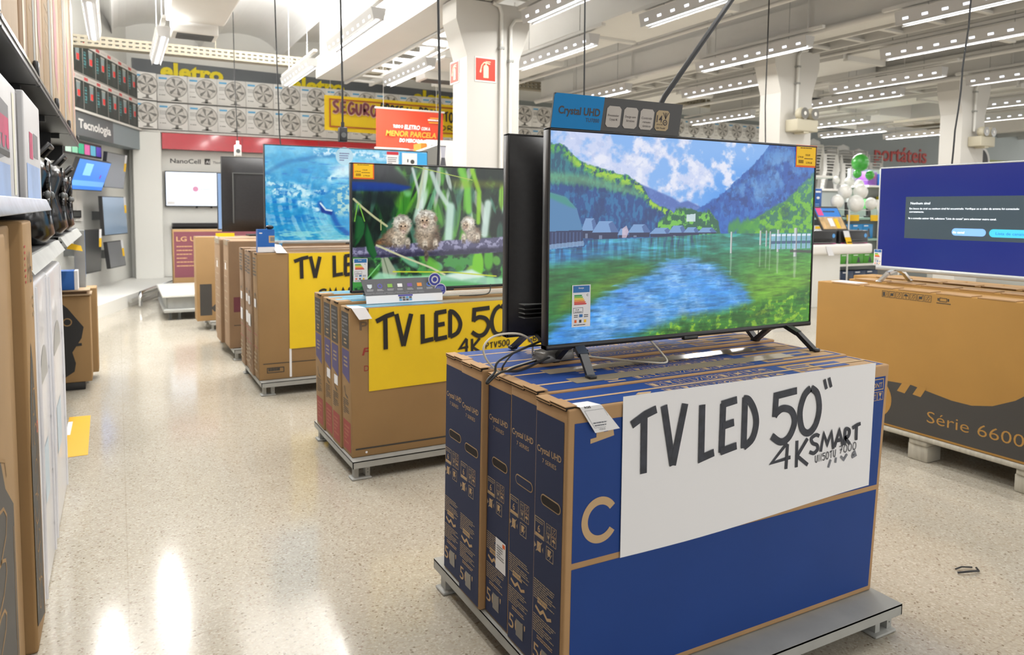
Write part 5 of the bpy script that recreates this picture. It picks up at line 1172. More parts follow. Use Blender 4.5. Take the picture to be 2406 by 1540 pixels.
# kraft cartons standing on the floor
GPR = mat('charcoal_swirl_print', '#4d4a45', .7)
for k, (ya, yb, zt) in enumerate(((1.5, 2.17, 1.262), (2.19, 2.49, 1.275), (2.51, 2.755, 1.285))):
    t = thing('tall_carton', ('tall kraft carton with charcoal swirls nearest the camera on the floor', 'tall kraft carton with handwriting, second from the camera on the floor', 'tall kraft carton with charcoal swirls standing against the white foam blocks')[k], 'carton', (-.6, ya, 0), 'tall kraft cartons on the floor')
    b = B(); x1 = GX-(.004, .03, 0)[k]; b.box((-.6, ya, 0), (x1, yb, zt), KRAFT_O, .01); o = Vector((x1, ya, 0)); w_ = yb-ya
    if k != 1:
        xa = w_*.02; xb = w_*(.93 if k == 0 else .86)
        b.shape(o, U, Z3, [(xa, .08), (xb, .02), (xb, .6), (xb*.8, .68), (xb*.6, .86), (xb*.45, .92), (xa+.02, .75), (xa, .62)], GPR, .001)
        r = random.Random(k)
        for i in range(7):
            zc = .12+.1*i; q = (xb-xa)*.36; cx = (xa+xb)*.5
            sp = [(cx+q*(1-.09*j)*math.cos(j*.62+i), zc+.075*(1-.09*j)*math.sin(j*.62+i)) for j in range(10)]
            b.stroke(o, U, Z3, sp, .008 if k == 0 else .006, KRAFT_O, .0016)
        b.stroke(o, U, Z3, [(xa+.02, .62), (cx-q*.4, .72), (cx, .84)], .006, KRAFT_O, .0016); b.stroke(o, U, Z3, [(xb-.02, .04), (xb-.03, .3), (xb-.02, .55)], .006, KRAFT_O, .0016)
    else:
        for i in range(6): b.rect(o, U, Z3, w_*.05, w_*.3, .02+.09*i, .075+.09*i, GPR, .001)
    if k == 2:
        b.stroke(o, U, Z3, [(.09, 1.1), (.09, 1.19), (.115, 1.13), (.135, 1.19), (.14, 1.1)], .008, mat('pen_ink', '#5a4a38', .8), .0014); b.stroke(o, U, Z3, [(.155, 1.19), (.155, 1.1), (.18, 1.1), (.18, 1.14), (.155, 1.14)], .008, mat('pen_ink'), .0014)
        lines(b, o, U, Z3, .015, .04, 1.1, 1.22, 7, RED, 2, .0014); lines(b, o, U, Z3, .19, .23, .98, 1.06, 3, KPRINT_S, 5, .0014)
        
        b.disc(o+U*.18+Z3*.64, U, Z3, .02, RED, 12, .014, .0014); lines(b, o, U, Z3, .15, .22, .5, .58, 4, GPR, 7, .0014)
    if k == 1: b.stroke(o, U, Z3, [(.1, 1.0), (.12, .85), (.11, .7)], .005, MATS.get('pen_ink') or KPRINT_S, .0014); lines(b, o, U, Z3, .05, .2, .9, 1.2, 5, KPRINT_S, 12, .0014, .2)
    b.build('box_body', t)
    b = B(); b.box((x1-.22, ya+.005, zt-.0005), (x1-.14, yb-.005, zt+.002), TAPE); b.build('tape', t)
# white wrapped blocks
FOAM = mat('white_foam', '#dcdce0', .3, noise=.06, nscale=6, coat=.3)
for k, (ya, yb, zt) in enumerate(((2.785, 3.28, 1.085), (3.3, 4.02, 1.075))):
    t = thing('wrapped_block', ('white plastic-wrapped foam pack beside the tall kraft cartons', 'white plastic-wrapped foam pack farther from the camera than its twin')[k], 'package', (-.6, ya, 0), 'white wrapped packs on the floor')
    b = B(); x1 = GX-.002; b.box((-.6, ya, 0), (x1, yb, zt), FOAM, .02, 3); o = Vector((x1, ya, 0)); w_ = yb-ya
    b.disc(o+U*w_*.5+Z3*.72, U, Z3, w_*.26, mat('grey_wrap_print', '#a9aaa8', .4), 24, 0, .001, 0, math.pi, .12); b.rect(o, U, Z3, w_*.3, w_*.62, .3, .5, mat('pale_blue_wrap_print', '#b9cbd8', .4), .001)
    for i in range(5): b.stroke(o, U, Z3, [(w_*.86, .12+.2*i), (w_*.9, .15+.2*i), (w_*.94, .12+.2*i)], .004, GREYP, .0012)
    b.build('foam_body', t)
    b = B(); b.tube([(x1+.001, ya+.03, .02), (x1+.004, ya+.05, .5), (x1+.001, ya+.04, zt-.02)], .006, FOAM, 6); b.build('wrap_fold', t); b = B(); b.tube([(x1+.001, yb-.06, .02), (x1+.003, yb-.05, .6), (x1+.001, yb-.07, zt-.02)], .006, FOAM, 6); b.build('wrap_fold', t)
# glossy black speakers on the short shelves
def speaker(y, z, s, label):
    t = thing('party_speaker', label, 'speaker', (-.42, y, z), 'glossy black moulded speakers')
    h = .42*s; w_ = .19*s; x = -.235
    b = B(); pr = [(0, .8), (.1, 1), (.3, .93), (.5, .8), (.7, .95), (.86, .85), (1, .45)]; vs = []; n = 16
    for q, e in pr:
        for i in range(n):
            a = 2*math.pi*i/n; c, s_ = math.cos(a), math.sin(a); cc = math.copysign(abs(c)**.6, c); ss = math.copysign(abs(s_)**.6, s_)
            vs.append((-.43+.19*e*cc, y+w_*1.25*e*ss, z+.002+h*q))
    b.add(vs, [(j*n+i, j*n+(i+1) % n, (j+1)*n+(i+1) % n, (j+1)*n+i) for j in range(len(pr)-1) for i in range(n)], BLKG, True); b.add(vs[-n:], [range(n)], BLKG); b.add(vs[:n], [range(n)[::-1]], BLKG); b.build('cabinet', t)
    for zc, r in ((.3, .085), (.68, .065)):
        b = B(); c = Vector((-.262-.0, y, z+h*zc)); yv = Vector((0, 1, 0))
        for k in range(18): a0, a1 = 2*math.pi*k/18, 2*math.pi*(k+1)/18; b.tube([c+(yv*math.cos(a)+Z3*math.sin(a))*r*s for a in (a0, a1)], .012*s, BLKG, 6, False)
        b.ball(c-X3*.01, (.02, r*.8*s, r*.8*s), BLK, 14, 8); b.build('driver', t)
    b = B(); b.tube([(-.3, y-w_*.6, z+h*.86), (-.25, y-w_*.5, z+h*1.0), (-.25, y+w_*.5, z+h*1.0), (-.3, y+w_*.6, z+h*.86)], .012, BLK, 8); b.build('handle', t)
    for d in (-.6, .55):
        b = B(); b.ball((-.255, y+w_*d, z+h*.5), (.012, .014, .018), GREYD, 10, 6); b.build('knob', t)
speaker(3.75, 1.166, 1.0, 'glossy black speaker just past the pale appliance cartons')
speaker(4.75, 1.171, 1.02, 'glossy black speaker behind the first one on the shelving')
speaker(5.45, 1.171, .95, 'glossy black speaker farthest along the shelving')
t = thing('appliance_carton', 'black cartons standing behind the shiny black speakers', 'carton', (-.6, 3.5, 1.17)); b = B(); b.box((-.695, 3.48, 1.346), (-.63, 6.3, 1.73), BLK, .004); b.build('box_body', t)
# floor-level goods at the end of the shelving
t = thing('tall_carton', 'kraft carton with a black silhouette print at the end of the shelving', 'carton', (-.3, 6.0, .06))
b = B(); b.box((-.52, 6.08, .06), (-.19, 6.28, .69), KRAFT_O, .008); o = Vector((0, 6.08, 0))
b.shape(o, X3, Z3, [(-.50, .22), (-.42, .12), (-.36, .1), (-.3, .14), (-.29, .2), (-.31, .28), (-.25, .38), (-.235, .46), (-.29, .54), (-.33, .6), (-.39, .66), (-.50, .66)], BLK, .001); b.disc(o+X3*-.335+Z3*.5, X3, Z3, .03, KRAFT_O, 16, .022, .0014); b.stroke(o, X3, Z3, [(-.4, .3), (-.33, .33), (-.25, .335)], .02, BLK, .0016); b.build('box_body', t)
b = B(); b.box((-.53, 6.06, .69), (-.18, 6.285, .7), KRAFT_P); b.box((-.53, 6.06, .72), (-.19, 6.285, .728), KRAFT_P); b.box((-.5, 6.09, .70), (-.21, 6.28, .72), KRAFT_D); b.build('top_flap', t)
t = thing('tall_carton', 'narrow kraft carton tucked behind the carton with the black silhouette', 'carton', (-.2, 6.4, .06))
b = B(); b.box((-.5, 6.40, .06), (-.155, 6.6, .71), KRAFT_O, .008); b.build('box_body', t)
b = B(); b.box((-.52, 6.1, 0), (-.235, 6.58, .0595), BLK, .006); tag(b.build('dolly', None, (-.4, 6.6, 0)), 'low black base under the kraft carton with the black silhouette', 'dolly')
t = thing('product_box', 'blue product box with a white side on the kraft carton with the silhouette', 'box', (-.3, 6.5, .73))
b = B(); b.box((-.5, 6.10, .729), (-.285, 6.25, .865), mat('azure_print', '#1d5fae', .5), .003); b.box((-.284, 6.10, .729), (-.262, 6.25, .865), PAPER); b.rect((0, 6.10, 0), X3, Z3, -.45, -.4, .77, .79, WHT, .001); b.build('box_body', t)
t = thing('price_card', 'small yellow price card hanging by the pale shelf upright', 'card', (-.27, 6.28, 1.03))
b = B(); b.poly([(-.33, 6.2, 1.02), (-.23, 6.2, 1.0), (-.24, 6.22, 1.04), (-.31, 6.22, 1.06)], YTAG); b.build('card', t)
b = B(); b.poly([(-.30, 5.32, .0012), (-.30, 4.46, .0012), (-.172, 4.46, .0012), (-.183, 5.31, .0012)], mat('yellow_floor_paint', '#e0a912', .45)); b.poly([(-.3, 5.2, .0016), (-.3, 4.9, .0016), (-.275, 4.9, .0016), (-.275, 5.2, .0016)], PAPER)
tag(b.build('floor_marking', None, (-.24, 4.9, 0)), 'yellow rectangle painted on the floor beside the shelving', 'floor marking', kind='thing')

# ------------------------------------------------------------------ cartons printed with fans along the back wall
def fan_mark(b, o, u, cx, cz, s):
    o = Vector(o); c = o+u*cx+Z3*cz
    b.disc(c, u, Z3, .145*s, FAND, 26, 0, .0012); b.disc(c, u, Z3, .148*s, FANG, 26, .139*s, .0016)
    b.disc(c, u, Z3, .10*s, mat('fan_ring', '#a09b95', .6), 24, .094*s, .0016)
    for k in range(6):
        a = k*math.pi/3; pts = []
        for (rr, da) in ((.02, 0), (.06, -.28), (.1, -.4), (.122, -.3), (.13, -.05), (.11, -.0), (.07, .05), (.03, .35)): pts.append((cx+rr*s*math.cos(a+da), cz+rr*s*math.sin(a+da)))
        b.shape(o, u, Z3, pts, FANG, .002)
    b.disc(c, u, Z3, .026*s, FANL, 12, 0, .0026)
    b.shape(o, u, Z3, [(cx-.018*s, cz-.145*s), (cx+.018*s, cz-.145*s), (cx+.024*s, cz-.2*s), (cx-.024*s, cz-.2*s)], FANG, .0016)
    b.disc(o+u*cx+Z3*(cz-.2*s), u, Z3, .075*s, FANG, 12, 0, .0016, 0, math.pi, .02*s)
def fan_print(b, o, u, W_, H_):
    o = Vector(o); fan_mark(b, o, u, W_*.63, H_*.58, 1.14); b.rect(o, u, Z3, .0, W_, 0, .016, CHAR, .001)
    b.rect(o, u, Z3, .03, .15, H_-.075, H_-.045, FANB, .0014); lines(b, o, u, Z3, .03, .14, H_-.19, H_-.12, 3, FANG, 2, .0014, .35); lines(b, o, u, Z3, .03, .13, H_-.26, H_-.235, 1, FANL, 3, .0014)
    b.disc(o+u*.04+Z3*(H_*.27), u, Z3, .009, FANG, 8, 0, .0014); lines(b, o, u, Z3, .06, .13, H_*.24, H_*.3, 1, FANG, 5, .0014)
FW_, FH_ = .455, .448
proto = None; ya = 13.4
def fan_carton(x, z, label, group='fan cartons on the back wall shelf'):
    global proto
    if proto is None:
        proto = thing('fan_carton', label, 'carton', (x, ya, z), group)
        b = B(); b.box((x, ya, z), (x+FW_, ya+.28, z+FH_), FANW, .004, 1); b.build('box_body', proto)
        b = B(); fan_print(b, (x, ya, z), X3, FW_, FH_); tag(b.build('printed_front', proto), 'grey printed picture of a fan')
        return proto
    return dup(proto, (x, ya, z), label, group=group)
for r, (z, nm) in enumerate(((2.575, 'lower'), (3.03, 'upper'))):
    for i in range(13): fan_carton(.62+i*.458, z, 'white fan carton in the %s row over the red fascia, %s from the corner' % (nm, NTH[i]))
    for i in range(5): fan_carton(6.72+i*.458, z, 'white fan carton in the %s row past the pillar with fire signs, %s along' % (nm, NTH[i]))
    for i in range(14): fan_carton(9.45+i*.458, z, 'white fan carton in the %s row before the middle pillar, %s along' % (nm, NTH[i]))
b = B(); b.box((.3, 13.36, 2.545), (16.2, YB, 2.572), WHITE); tag(b.build('wall_shelf', None, (.3, 13.4, 2.55)), 'long white wall shelf carrying the rows of fan cartons', 'shelf')
# two turned cartons in the corner
for r, z in enumerate((2.575, 3.03)):
    t = thing('fan_carton', 'white fan carton turned across the corner, %s' % ('lower row', 'upper row')[r], 'carton', (.2, 13.1, z))
    d = Vector((.93, .37, 0)).normalized(); nn = Vector((d.y, -d.x, 0)); o = Vector((.24, 13.22, z)); b = B()
    q = [o, o+d*.4, o+d*.4-nn*.26, o-nn*.26]; b.hexa(q+[p+Z3*FH_ for p in q], FANW); e = (nn*-1)
    s = Vector((nn.x, nn.y, 0)); lines(b, o-nn*.26, s, Z3, .03, .22, .1, .4, 6, FANL, r, .001, .3); b.build('box_body', t)
    b = B(); fan_print(b, o, d, .4, FH_); b.build('printed_front', t)
# blender cartons along the angled wall
BLC = mat('blender_carton_dark', '#2f3735', .5, noise=.25, nscale=4); BAND = mat('blender_carton_band', '#d8d2cc', .6)
bproto = None
def blender_marks(b, o, u, W_, H_):
    b.rect(o, u, Z3, .004, W_-.004, .004, H_-.075, BLC, .001); b.rect(o, u, Z3, .02, .15, H_-.06, H_-.02, mat('carton_red_word', '#cc5a5a', .6), .0014); lines(b, o, u, Z3, .2, W_-.03, H_-.05, H_-.03, 1, FANL, 2, .0014)
    cx = W_*.6; b.shape(o, u, Z3, [(cx-.05, .15), (cx+.05, .15), (cx+.065, .33), (cx-.065, .33)], mat('jug_print', '#8b9a9c', .4), .0014); b.rect(o, u, Z3, cx-.07, cx+.07, .33, .35, FANL, .0016); b.shape(o, u, Z3, [(cx-.06, .03), (cx+.06, .03), (cx+.045, .15), (cx-.045, .15)], BLK, .0016)
    b.rect(o, u, Z3, cx-.03, cx+.055, .16, .24, mat('carton_red_patch', '#e0433f', .6), .002); b.rect(o, u, Z3, .03, .1, .1, .3, mat('teal_type', '#5c9ba0', .6), .0014); lines(b, o, u, Z3, .03, .11, .1, .3, 5, BLC, 4, .0018, .5)
for r, (z, nm) in enumerate(((2.575, 'lower'), (3.03, 'upper'))):
    for i in range(6):
        s = -.49-i*.435; o = wpt(s-.43+.22, .12, z)
        lab = 'dark blender carton in the %s row above the blue-grey sign, %s from the corner' % (nm, NTH[i])
        if bproto is None:
            bproto = thing('blender_carton', lab, 'carton', o, 'blender cartons on the angled wall shelf'); b = B(); q = [o, o+DW*.43, o+DW*.43-NW*.25, o-NW*.25]; b.hexa(q+[p+Z3*.445 for p in q], BAND); b.build('box_body', bproto)
            b = B(); blender_marks(b, o, DW, .43, .445); tag(b.build('printed_front', bproto), 'dark printed front with a blender picture')
        else: dup(bproto, o, lab)
b = B(); q = [wpt(-3.2, .13, 2.545), wpt(.06, .13, 2.545), wpt(.06, -.16, 2.545), wpt(-3.2, -.16, 2.545)]; b.hexa([q[0], q[1], q[2], q[3]]+[p+Z3*.028 for p in q], WHITE); tag(b.build('wall_shelf', None, q[0]), 'white wall shelf under the blender cartons', 'shelf')
# blue-grey sign above the wall televisions
t = thing('wall_sign', 'blue-grey sign with white lettering Tecnologia', 'sign', wpt(-2.5, .1, 2.25))
b = B(); q = [wpt(-3.4, -.16, 2.24), wpt(-3.4, .1, 2.24), wpt(-.13, .1, 2.24), wpt(-.13, -.16, 2.24)]; b.hexa(q[::1]+[p+Z3*.3 for p in q], FASC2); o = wpt(-3.4, .101, 2.24); b.rect(o, DW, Z3, 0, 2.05, 0, .3, FASC, .001); b.build('fascia', t)
b = B(); b.text(o, DW, Z3, 'Tecnologia', .80, .1, .16, WHT, .03, 1.15, .003); b.build('lettering', t)
# televisions on the angled wall
def wall_tv(s0, s1, z0, z1, off, M_, label, tilt=.1, tagp=True, yaw_=0.):
    o = wpt(s0, off, z0); t = thing('wall_television', label, 'television', o); u = (wpt(s1, off+yaw_, z0)-o); W_ = u.length; u.normalize(); n = u.cross(Z3); v = (Z3*(z1-z0)+n*tilt); H_ = v.length; v.normalize(); nn = u.cross(v)
    b = B(); b.obox(o+u*W_/2+v*H_/2-nn*.025, u*W_/2, v*H_/2, nn*.025, BLK); b.build('bezel', t)
    b = B(); b.rect(o, u, v, .012, W_-.012, .012, H_-.012, M_, .001); sc = b.build('screen', t)
    b = B(); c = o+u*W_/2+v*H_/2; b.bar(c-nn*.03, c-nn*.03-n*(off+.14), .08, .12, GREYD); b.build('bracket', t)
    if tagp: b = B(); b.rect(o, u, v, W_-.09, W_-.005, H_-.24, H_+.0, PAPER, .003); b.rect(o, u, v, W_-.09, W_-.005, H_-.24, H_-.12, YTAG, .004); b.build('price_tag', t)
    return t, o, u, v, W_, H_
GS = mat('grey_screen', '#6d6e70', .3, emit=.12); GB = mat('blue_grey_screen', '#74869a', .25, emit=.25); DKS = mat('dark_screen', '#2b2c2e', .2)
t, o, u, v, W_, H_ = wall_tv(-3.1, -2.02, 1.53, 1.92, .15, mat('blue_screen', '#2a6fd0', .3, emit=.5), 'wall television with a bright blue screen below the blue-grey sign', .14, False)
b = B(); b.rect(o, u, v, .25, .5, .2, .36, mat('pale_blue_patch', '#78b4e6', .3, emit=.45), .002); b.rect(o, u, v, .02, W_-.02, .06, .13, mat('light_blue_bar', '#5f9be6', .3, emit=.45), .002); b.disc(o+u*.85+v*.2, u, v, .03, mat('violet_dot', '#6a3aa0', .4, emit=.5), 14, 0, .003); b.build('menu', t)
wall_tv(-1.93, -1.13, 1.59, 2.08, .15, GS, 'upper grey wall television beside the white corner panel', .06)
wall_tv(-1.95, -1.0, .92, 1.47, .15, GB, 'middle wall television with a blue-grey picture beside the white corner panel', -.02)
wall_tv(-1.76, -1.12, .45, .83, .15, GS, 'lowest grey wall television beside the white corner panel', -.04)
wall_tv(-2.82, -2.12, .45, 1.02, .15, DKS, 'dark wall television near the floor beside the shelf upright', .02)
t = thing('colour_chart', 'strip of coloured cards above the bright blue wall television', 'display card', wpt(-2.7, .1, 2.03))
b = B(); o = wpt(-3.1, .12, 2.0); b.obox(o+DW*.6+Z3*.07-NW*.02, DW*.62, Z3*.09, NW*.019, BLK); b.build('holder', t)
for i, c in enumerate(('#bfe0cf', '#8fd0b0', '#3fae86', '#d86aa8', '#66b8d8', '#5a48b8')):
    b = B(); b.rect(o, DW, Z3, .02+.2*i, .2+.2*i, 0, .13, mat('chart_%d' % i, c, .5), .002); b.build('card', t)
t = thing('sound_bar', 'black vented bar on the white wall below the blue wall television', 'sound bar', wpt(-2.7, .05, 1.2))
b = B(); o = wpt(-2.75, -.16, 1.22); b.obox(o+DW*.35+NW*.03, DW*.35, Z3*.05, NW*.03, BLK); b.build('cabinet', t)
b = B()
for i in range(14): b.rect(o+NW*.06, DW, Z3, .04+.045*i, .07+.045*i, -.03, .03, GREYD, .001)
b.build('grille', t)
b = B(); o = wpt(-2.05, -.16, 1.13); b.obox(o+NW*.02+Z3*.22, DW*.1, Z3*.22, NW*.02, WHITE); tag(b.build('wall_box', None, o), 'tall white trunking box on the wall between the televisions', 'trunking')
# rail along the plinth
t = thing('guard_rail', 'polished steel guard rail along the low white plinth', 'rail', wpt(-2.4, .75, 0))
b = B(); r0, r1 = wpt(-2.6, .78, .0), wpt(.1, .78, .0); b.tube([r0+Z3*.02, r0+Z3*.15, r0+DW*.04+Z3*.19, r1+Z3*.19], .026, CHROME, 10); b.build('tube', t)
for s in (-1.75, -.9, -.05):
    b = B(); p = wpt(s, .78, 0); b.tube([p, p+Z3*.18], .018, CHROME, 8); b.tube([p, p+Z3*.01], .04, CHROME, 10); b.build('post', t)
b = B(); b.bar(wpt(-2.6, .66, .09), wpt(.1, .66, .09), .03, .04, CHROME); b.build('kick_strip', t)
# lit television on the back wall
t = thing('wall_television', 'pale lit television on the white back wall under the printed wording', 'television', (.72, 13.5, 1.34))
b = B(); b.box((.705, 13.44, 1.335), (1.72, 13.54, 1.92), BLK, .005); b.build('bezel', t)
b = B(); b.rect((0, 13.44, 0), X3, Z3, .72, 1.705, 1.35, 1.905, mat('pale_screen', '#dfe8f8', .3, emit=.52), .001); b.build('screen', t)
b = B(); o = Vector((0, 13.44, 0)); b.disc(o+X3*1.17+Z3*1.63, X3, Z3, .045, mat('pink_mark', '#c98aa8', .5, emit=.25), 20, 0, .002); lines(b, o, X3, Z3, 1.25, 1.4, 1.6, 1.66, 1, mat('lilac_mark', '#c6cbe6', .5, emit=.35), 2, .002); b.rect(o, X3, Z3, .73, .85, 1.37, 1.42, WHT, .002); b.build('logo', t)
for dx in (.45, .68): b = B(); b.box((.72+dx, 13.46, 1.31), (.75+dx, 13.5, 1.335), BLK); b.build('sensor', t)

# ------------------------------------------------------------------ banners
def hanging(y, x0, x1, z0, z1, name, label, M_, bars):
    t = thing(name, label, 'banner', ((x0+x1)/2, y, z0)); b = B(); n = 12
    f = lambda s: y+.012*math.sin(s*9)
    for i in range(n):
        a, c = x0+(x1-x0)*i/n, x0+(x1-x0)*(i+1)/n; b.add([(a, f(i/n), z0-.02*math.sin(i/n*3)), (c, f((i+1)/n), z0-.02*math.sin((i+1)/n*3)), (c, y, z1), (a, y, z1)], [(0, 1, 2, 3)], M_, True)
    b.build('cloth', t)
    if bars:
        b = B()
        for z in (z0-.01, z1): b.tube([(x0-.02, y, z), (x1+.02, y, z)], .012, WHITE, 8)
        b.build('end_bar', t)
    b = B()
    for x in (x0+.1, x1-.1): b.tube([(x, y, z1), (x, y, 4.36)], .003, WHITE, 5, False)
    b.build('hanging_cord', t)
    return t
t = hanging(12.0, 2.985, 5.35, 2.59, 3.15, 'cloth_banner', 'long yellow cloth banner lettered Seguro in maroon', mat('yellow_cloth', '#dcb912', .7, noise=.08, nscale=2), False)
b = B(); o = Vector((0, 11.985, 0)); BRN = mat('banner_rim', '#9a4a1c', .7); b.outline(o, X3, Z3, 3.06, 5.3, 2.64, 3.1, .022, BRN, .002)
MR = mat('banner_maroon', '#6b2f35', .7); PKH = mat('banner_pink_edge', '#d8b0a0', .7)
handline(b, o-Y3*.002, X3, Z3, 'SEGURO', 3.11, 3.87, 2.88, 3.06, .055, PKH, -.03, .0); handline(b, o, X3, Z3, 'SEGURO', 3.11, 3.87, 2.885, 3.06, .04, MR, -.03, .004)
handline(b, o, X3, Z3, 'PROTEJA', 3.92, 4.5, 2.93, 3.07, .03, INKB, -.03, .004); handline(b, o, X3, Z3, 'PRODUTO', 4.6, 5.25, 2.88, 3.05, .03, INKB, -.04, .004); handline(b, o, X3, Z3, 'POR', 4.85, 5.25, 2.7, 2.78, .016, INKB, 0, .004)
b.build('painted_lettering', t)
t = hanging(9.5, 3.045, 4.0, 2.14, 2.66, 'cloth_banner', 'red-orange promotional banner with white bars hanging beside the white pillar', REDB, True)
b = B(); o = Vector((0, 9.483, 0)); OR_ = mat('banner_orange', '#f0a53a', .6); sl = .18
b.text(o, X3, Z3, 'TUDO O', 3.27, 2.41, .055, WHT, .04, .14, .003, slant=sl); b.text(o, X3, Z3, 'ELETRO', 3.43, 2.40, .08, WHT, .03, .22, .003, slant=sl); b.text(o, X3, Z3, 'COM A', 3.67, 2.40, .055, WHT, .04, .13, .003, slant=sl)
b.text(o, X3, Z3, 'MENOR PARCELA', 3.17, 2.30, .1, OR_, .03, .72, .003, slant=sl); b.text(o, X3, Z3, 'DO MERCADO.', 3.36, 2.225, .065, WHT, .04, .34, .003, slant=sl)
b.rect(o, X3, Z3, 3.8, 3.93, 2.56, 2.575, OR_, .003); b.text(o, X3, Z3, 'carrefour', 3.76, 2.53, .03, WHT, .04, .2, .003) if False else lines(b, o, X3, Z3, 3.77, 3.96, 2.525, 2.55, 1, WHT, 4, .003, .8); b.rect(o, X3, Z3, 3.78, 3.93, 2.5, 2.515, OR_, .003)
b.build('printed_lettering', t)
# goods in front of the red banner
b = B(); b.box((2.9, 7.6, 0), (3.5, 7.95, 1.78), WHITE, .01); tag(b.build('display_plinth', None, (3.2, 7.7, 0)), 'tall white display plinth behind the monkey picture television', 'plinth')
t = thing('appliance_carton', 'white carton printed with two blender jugs near the white pillar', 'carton', (3.1, 7.6, 1.78))
b = B(); b.box((3.02, 7.62, 1.78), (3.4, 7.9, 2.09), FANW, .004); o = Vector((0, 7.62, 0)); D = mat('jug_dark', '#4a4a50', .5)
for i, x in enumerate((3.10, 3.21)): b.shape(o, X3, Z3, [(x-.02, 1.9), (x+.02, 1.9), (x+.032, 2.02), (x-.032, 2.02)], mat('jug_grey', '#b0b0bc', .5), .001); b.rect(o, X3, Z3, x-.034, x+.034, 2.02, 2.03, D, .0014); b.shape(o, X3, Z3, [(x-.035, 1.81), (x+.035, 1.81), (x+.022, 1.9), (x-.022, 1.9)], D if i else FANL, .0014)
b.build('box_body', t)
b = B(); b.box((3.06, 7.75, 2.09), (3.38, 7.8, 2.092), TAPE); b.build('tape', t)
t = thing('appliance_carton', 'narrow orange carton beside the white blender-jug carton', 'carton', (2.97, 7.6, 1.78))
b = B(); b.box((2.95, 7.62, 1.78), (3.012, 7.85, 2.05), mat('orange_carton', '#e8892c', .6)); b.rect((0, 7.62, 0), X3, Z3, 2.96, 3.0, 1.84, 1.93, FANL, .001); b.build('box_body', t)
t = thing('wedge_display', 'small dark wedge-shaped display top behind the ocean picture television', 'display', (2.3, 6.5, 1.8))
b = B(); b.hexa([(2.2, 6.6, 0), (2.75, 6.6, 0), (2.75, 6.9, 0), (2.2, 6.9, 0), (2.2, 6.6, 1.75), (2.75, 6.6, 1.75), (2.75, 6.9, 1.75), (2.2, 6.9, 1.75)], CHAR); b.add([(2.2, 6.6, 1.751), (2.75, 6.6, 1.751), (2.75, 6.6, 1.95), (2.2, 6.9, 1.751), (2.75, 6.9, 1.751), (2.75, 6.9, 1.95)], [(0, 1, 2), (3, 5, 4), (0, 2, 5, 3), (1, 4, 5, 2)], mat('wedge_grey', '#8a8a86', .5)); b.build('stand', t)

# ------------------------------------------------------------------ hanging power leads
def lead(label, pts, r, plug=None, wob=.0):
    t = thing('hanging_cable', label, 'cable', pts[-1]); b = B(); b.tube(pts, r, CABLE, 7); b.build('lead', t)
    if plug is not None:
        e = Vector(pts[-1]); m_ = plug; b = B(); b.box((e.x-.03, e.y-.03, e.z-.11), (e.x+.03, e.y+.03, e.z), m_, .008); b.tube([e, e+Z3*.04], .014, m_, 8); b.build('socket', t)
        b = B(); b.disc(e+Vector((0, -.031, -.06)), X3, Z3, .02, GREYD, 12); b.build('outlet_face', t)
lead('black power lead with a socket hanging over the ocean picture', [(1.53, 5.65, 4.0), (1.535, 5.65, 3.0), (1.545, 5.65, 2.3), (1.545, 5.65, 1.95)], .008, BLK)
lead('straight black power lead hanging beside the white pillar to the monkey picture', [(1.62, 3.95, 4.0), (1.63, 3.95, 2.6), (1.64, 3.94, 1.9), (1.62, 3.92, 1.58), (1.63, 3.88, 1.4)], .0075)
lead('thin black lead dropping behind the ocean picture television', [(1.1, 6.0, 4.0), (1.12, 6.0, 2.8), (1.13, 5.95, 1.9), (1.14, 5.9, 1.7)], .005)
lead('thin dark lead with a white plug above the reversed black television', [(1.02, 7.6, 4.0), (1.03, 7.6, 2.6), (1.04, 7.55, 1.93)], .004, WHITE)
lead('thin black lead hanging behind the blue and charcoal feature board', [(2.02, 3.05, 4.0), (2.025, 3.05, 2.6), (2.03, 3.05, 1.95), (2.035, 3.05, 1.2)], .004)
lead('thin black lead hanging behind the lake television near the middle pillar', [(4.72, 4.42, 4.0), (4.735, 4.42, 3.0), (4.73, 4.42, 2.2), (4.74, 4.4, 1.6), (4.6, 4.3, .05)], .005)
lead('thick slanting black lead from the ceiling to the lake television', [(2.8, 2.0, 3.1), (1.96, 2.0, 2.09), (1.66, 2.0, 1.72), (1.6, 2.0, 1.62), (1.62, 1.95, 1.45)], .0095)
r = random.Random(4); lead('wavy dark lead hanging behind the blue-screen television', [(4.47, 2.6, 4.0)]+[(4.46-.17*s+.006*math.sin(s*23), 2.6, 2.9-1.45*s) for s in [i/12 for i in range(13)]], .005)

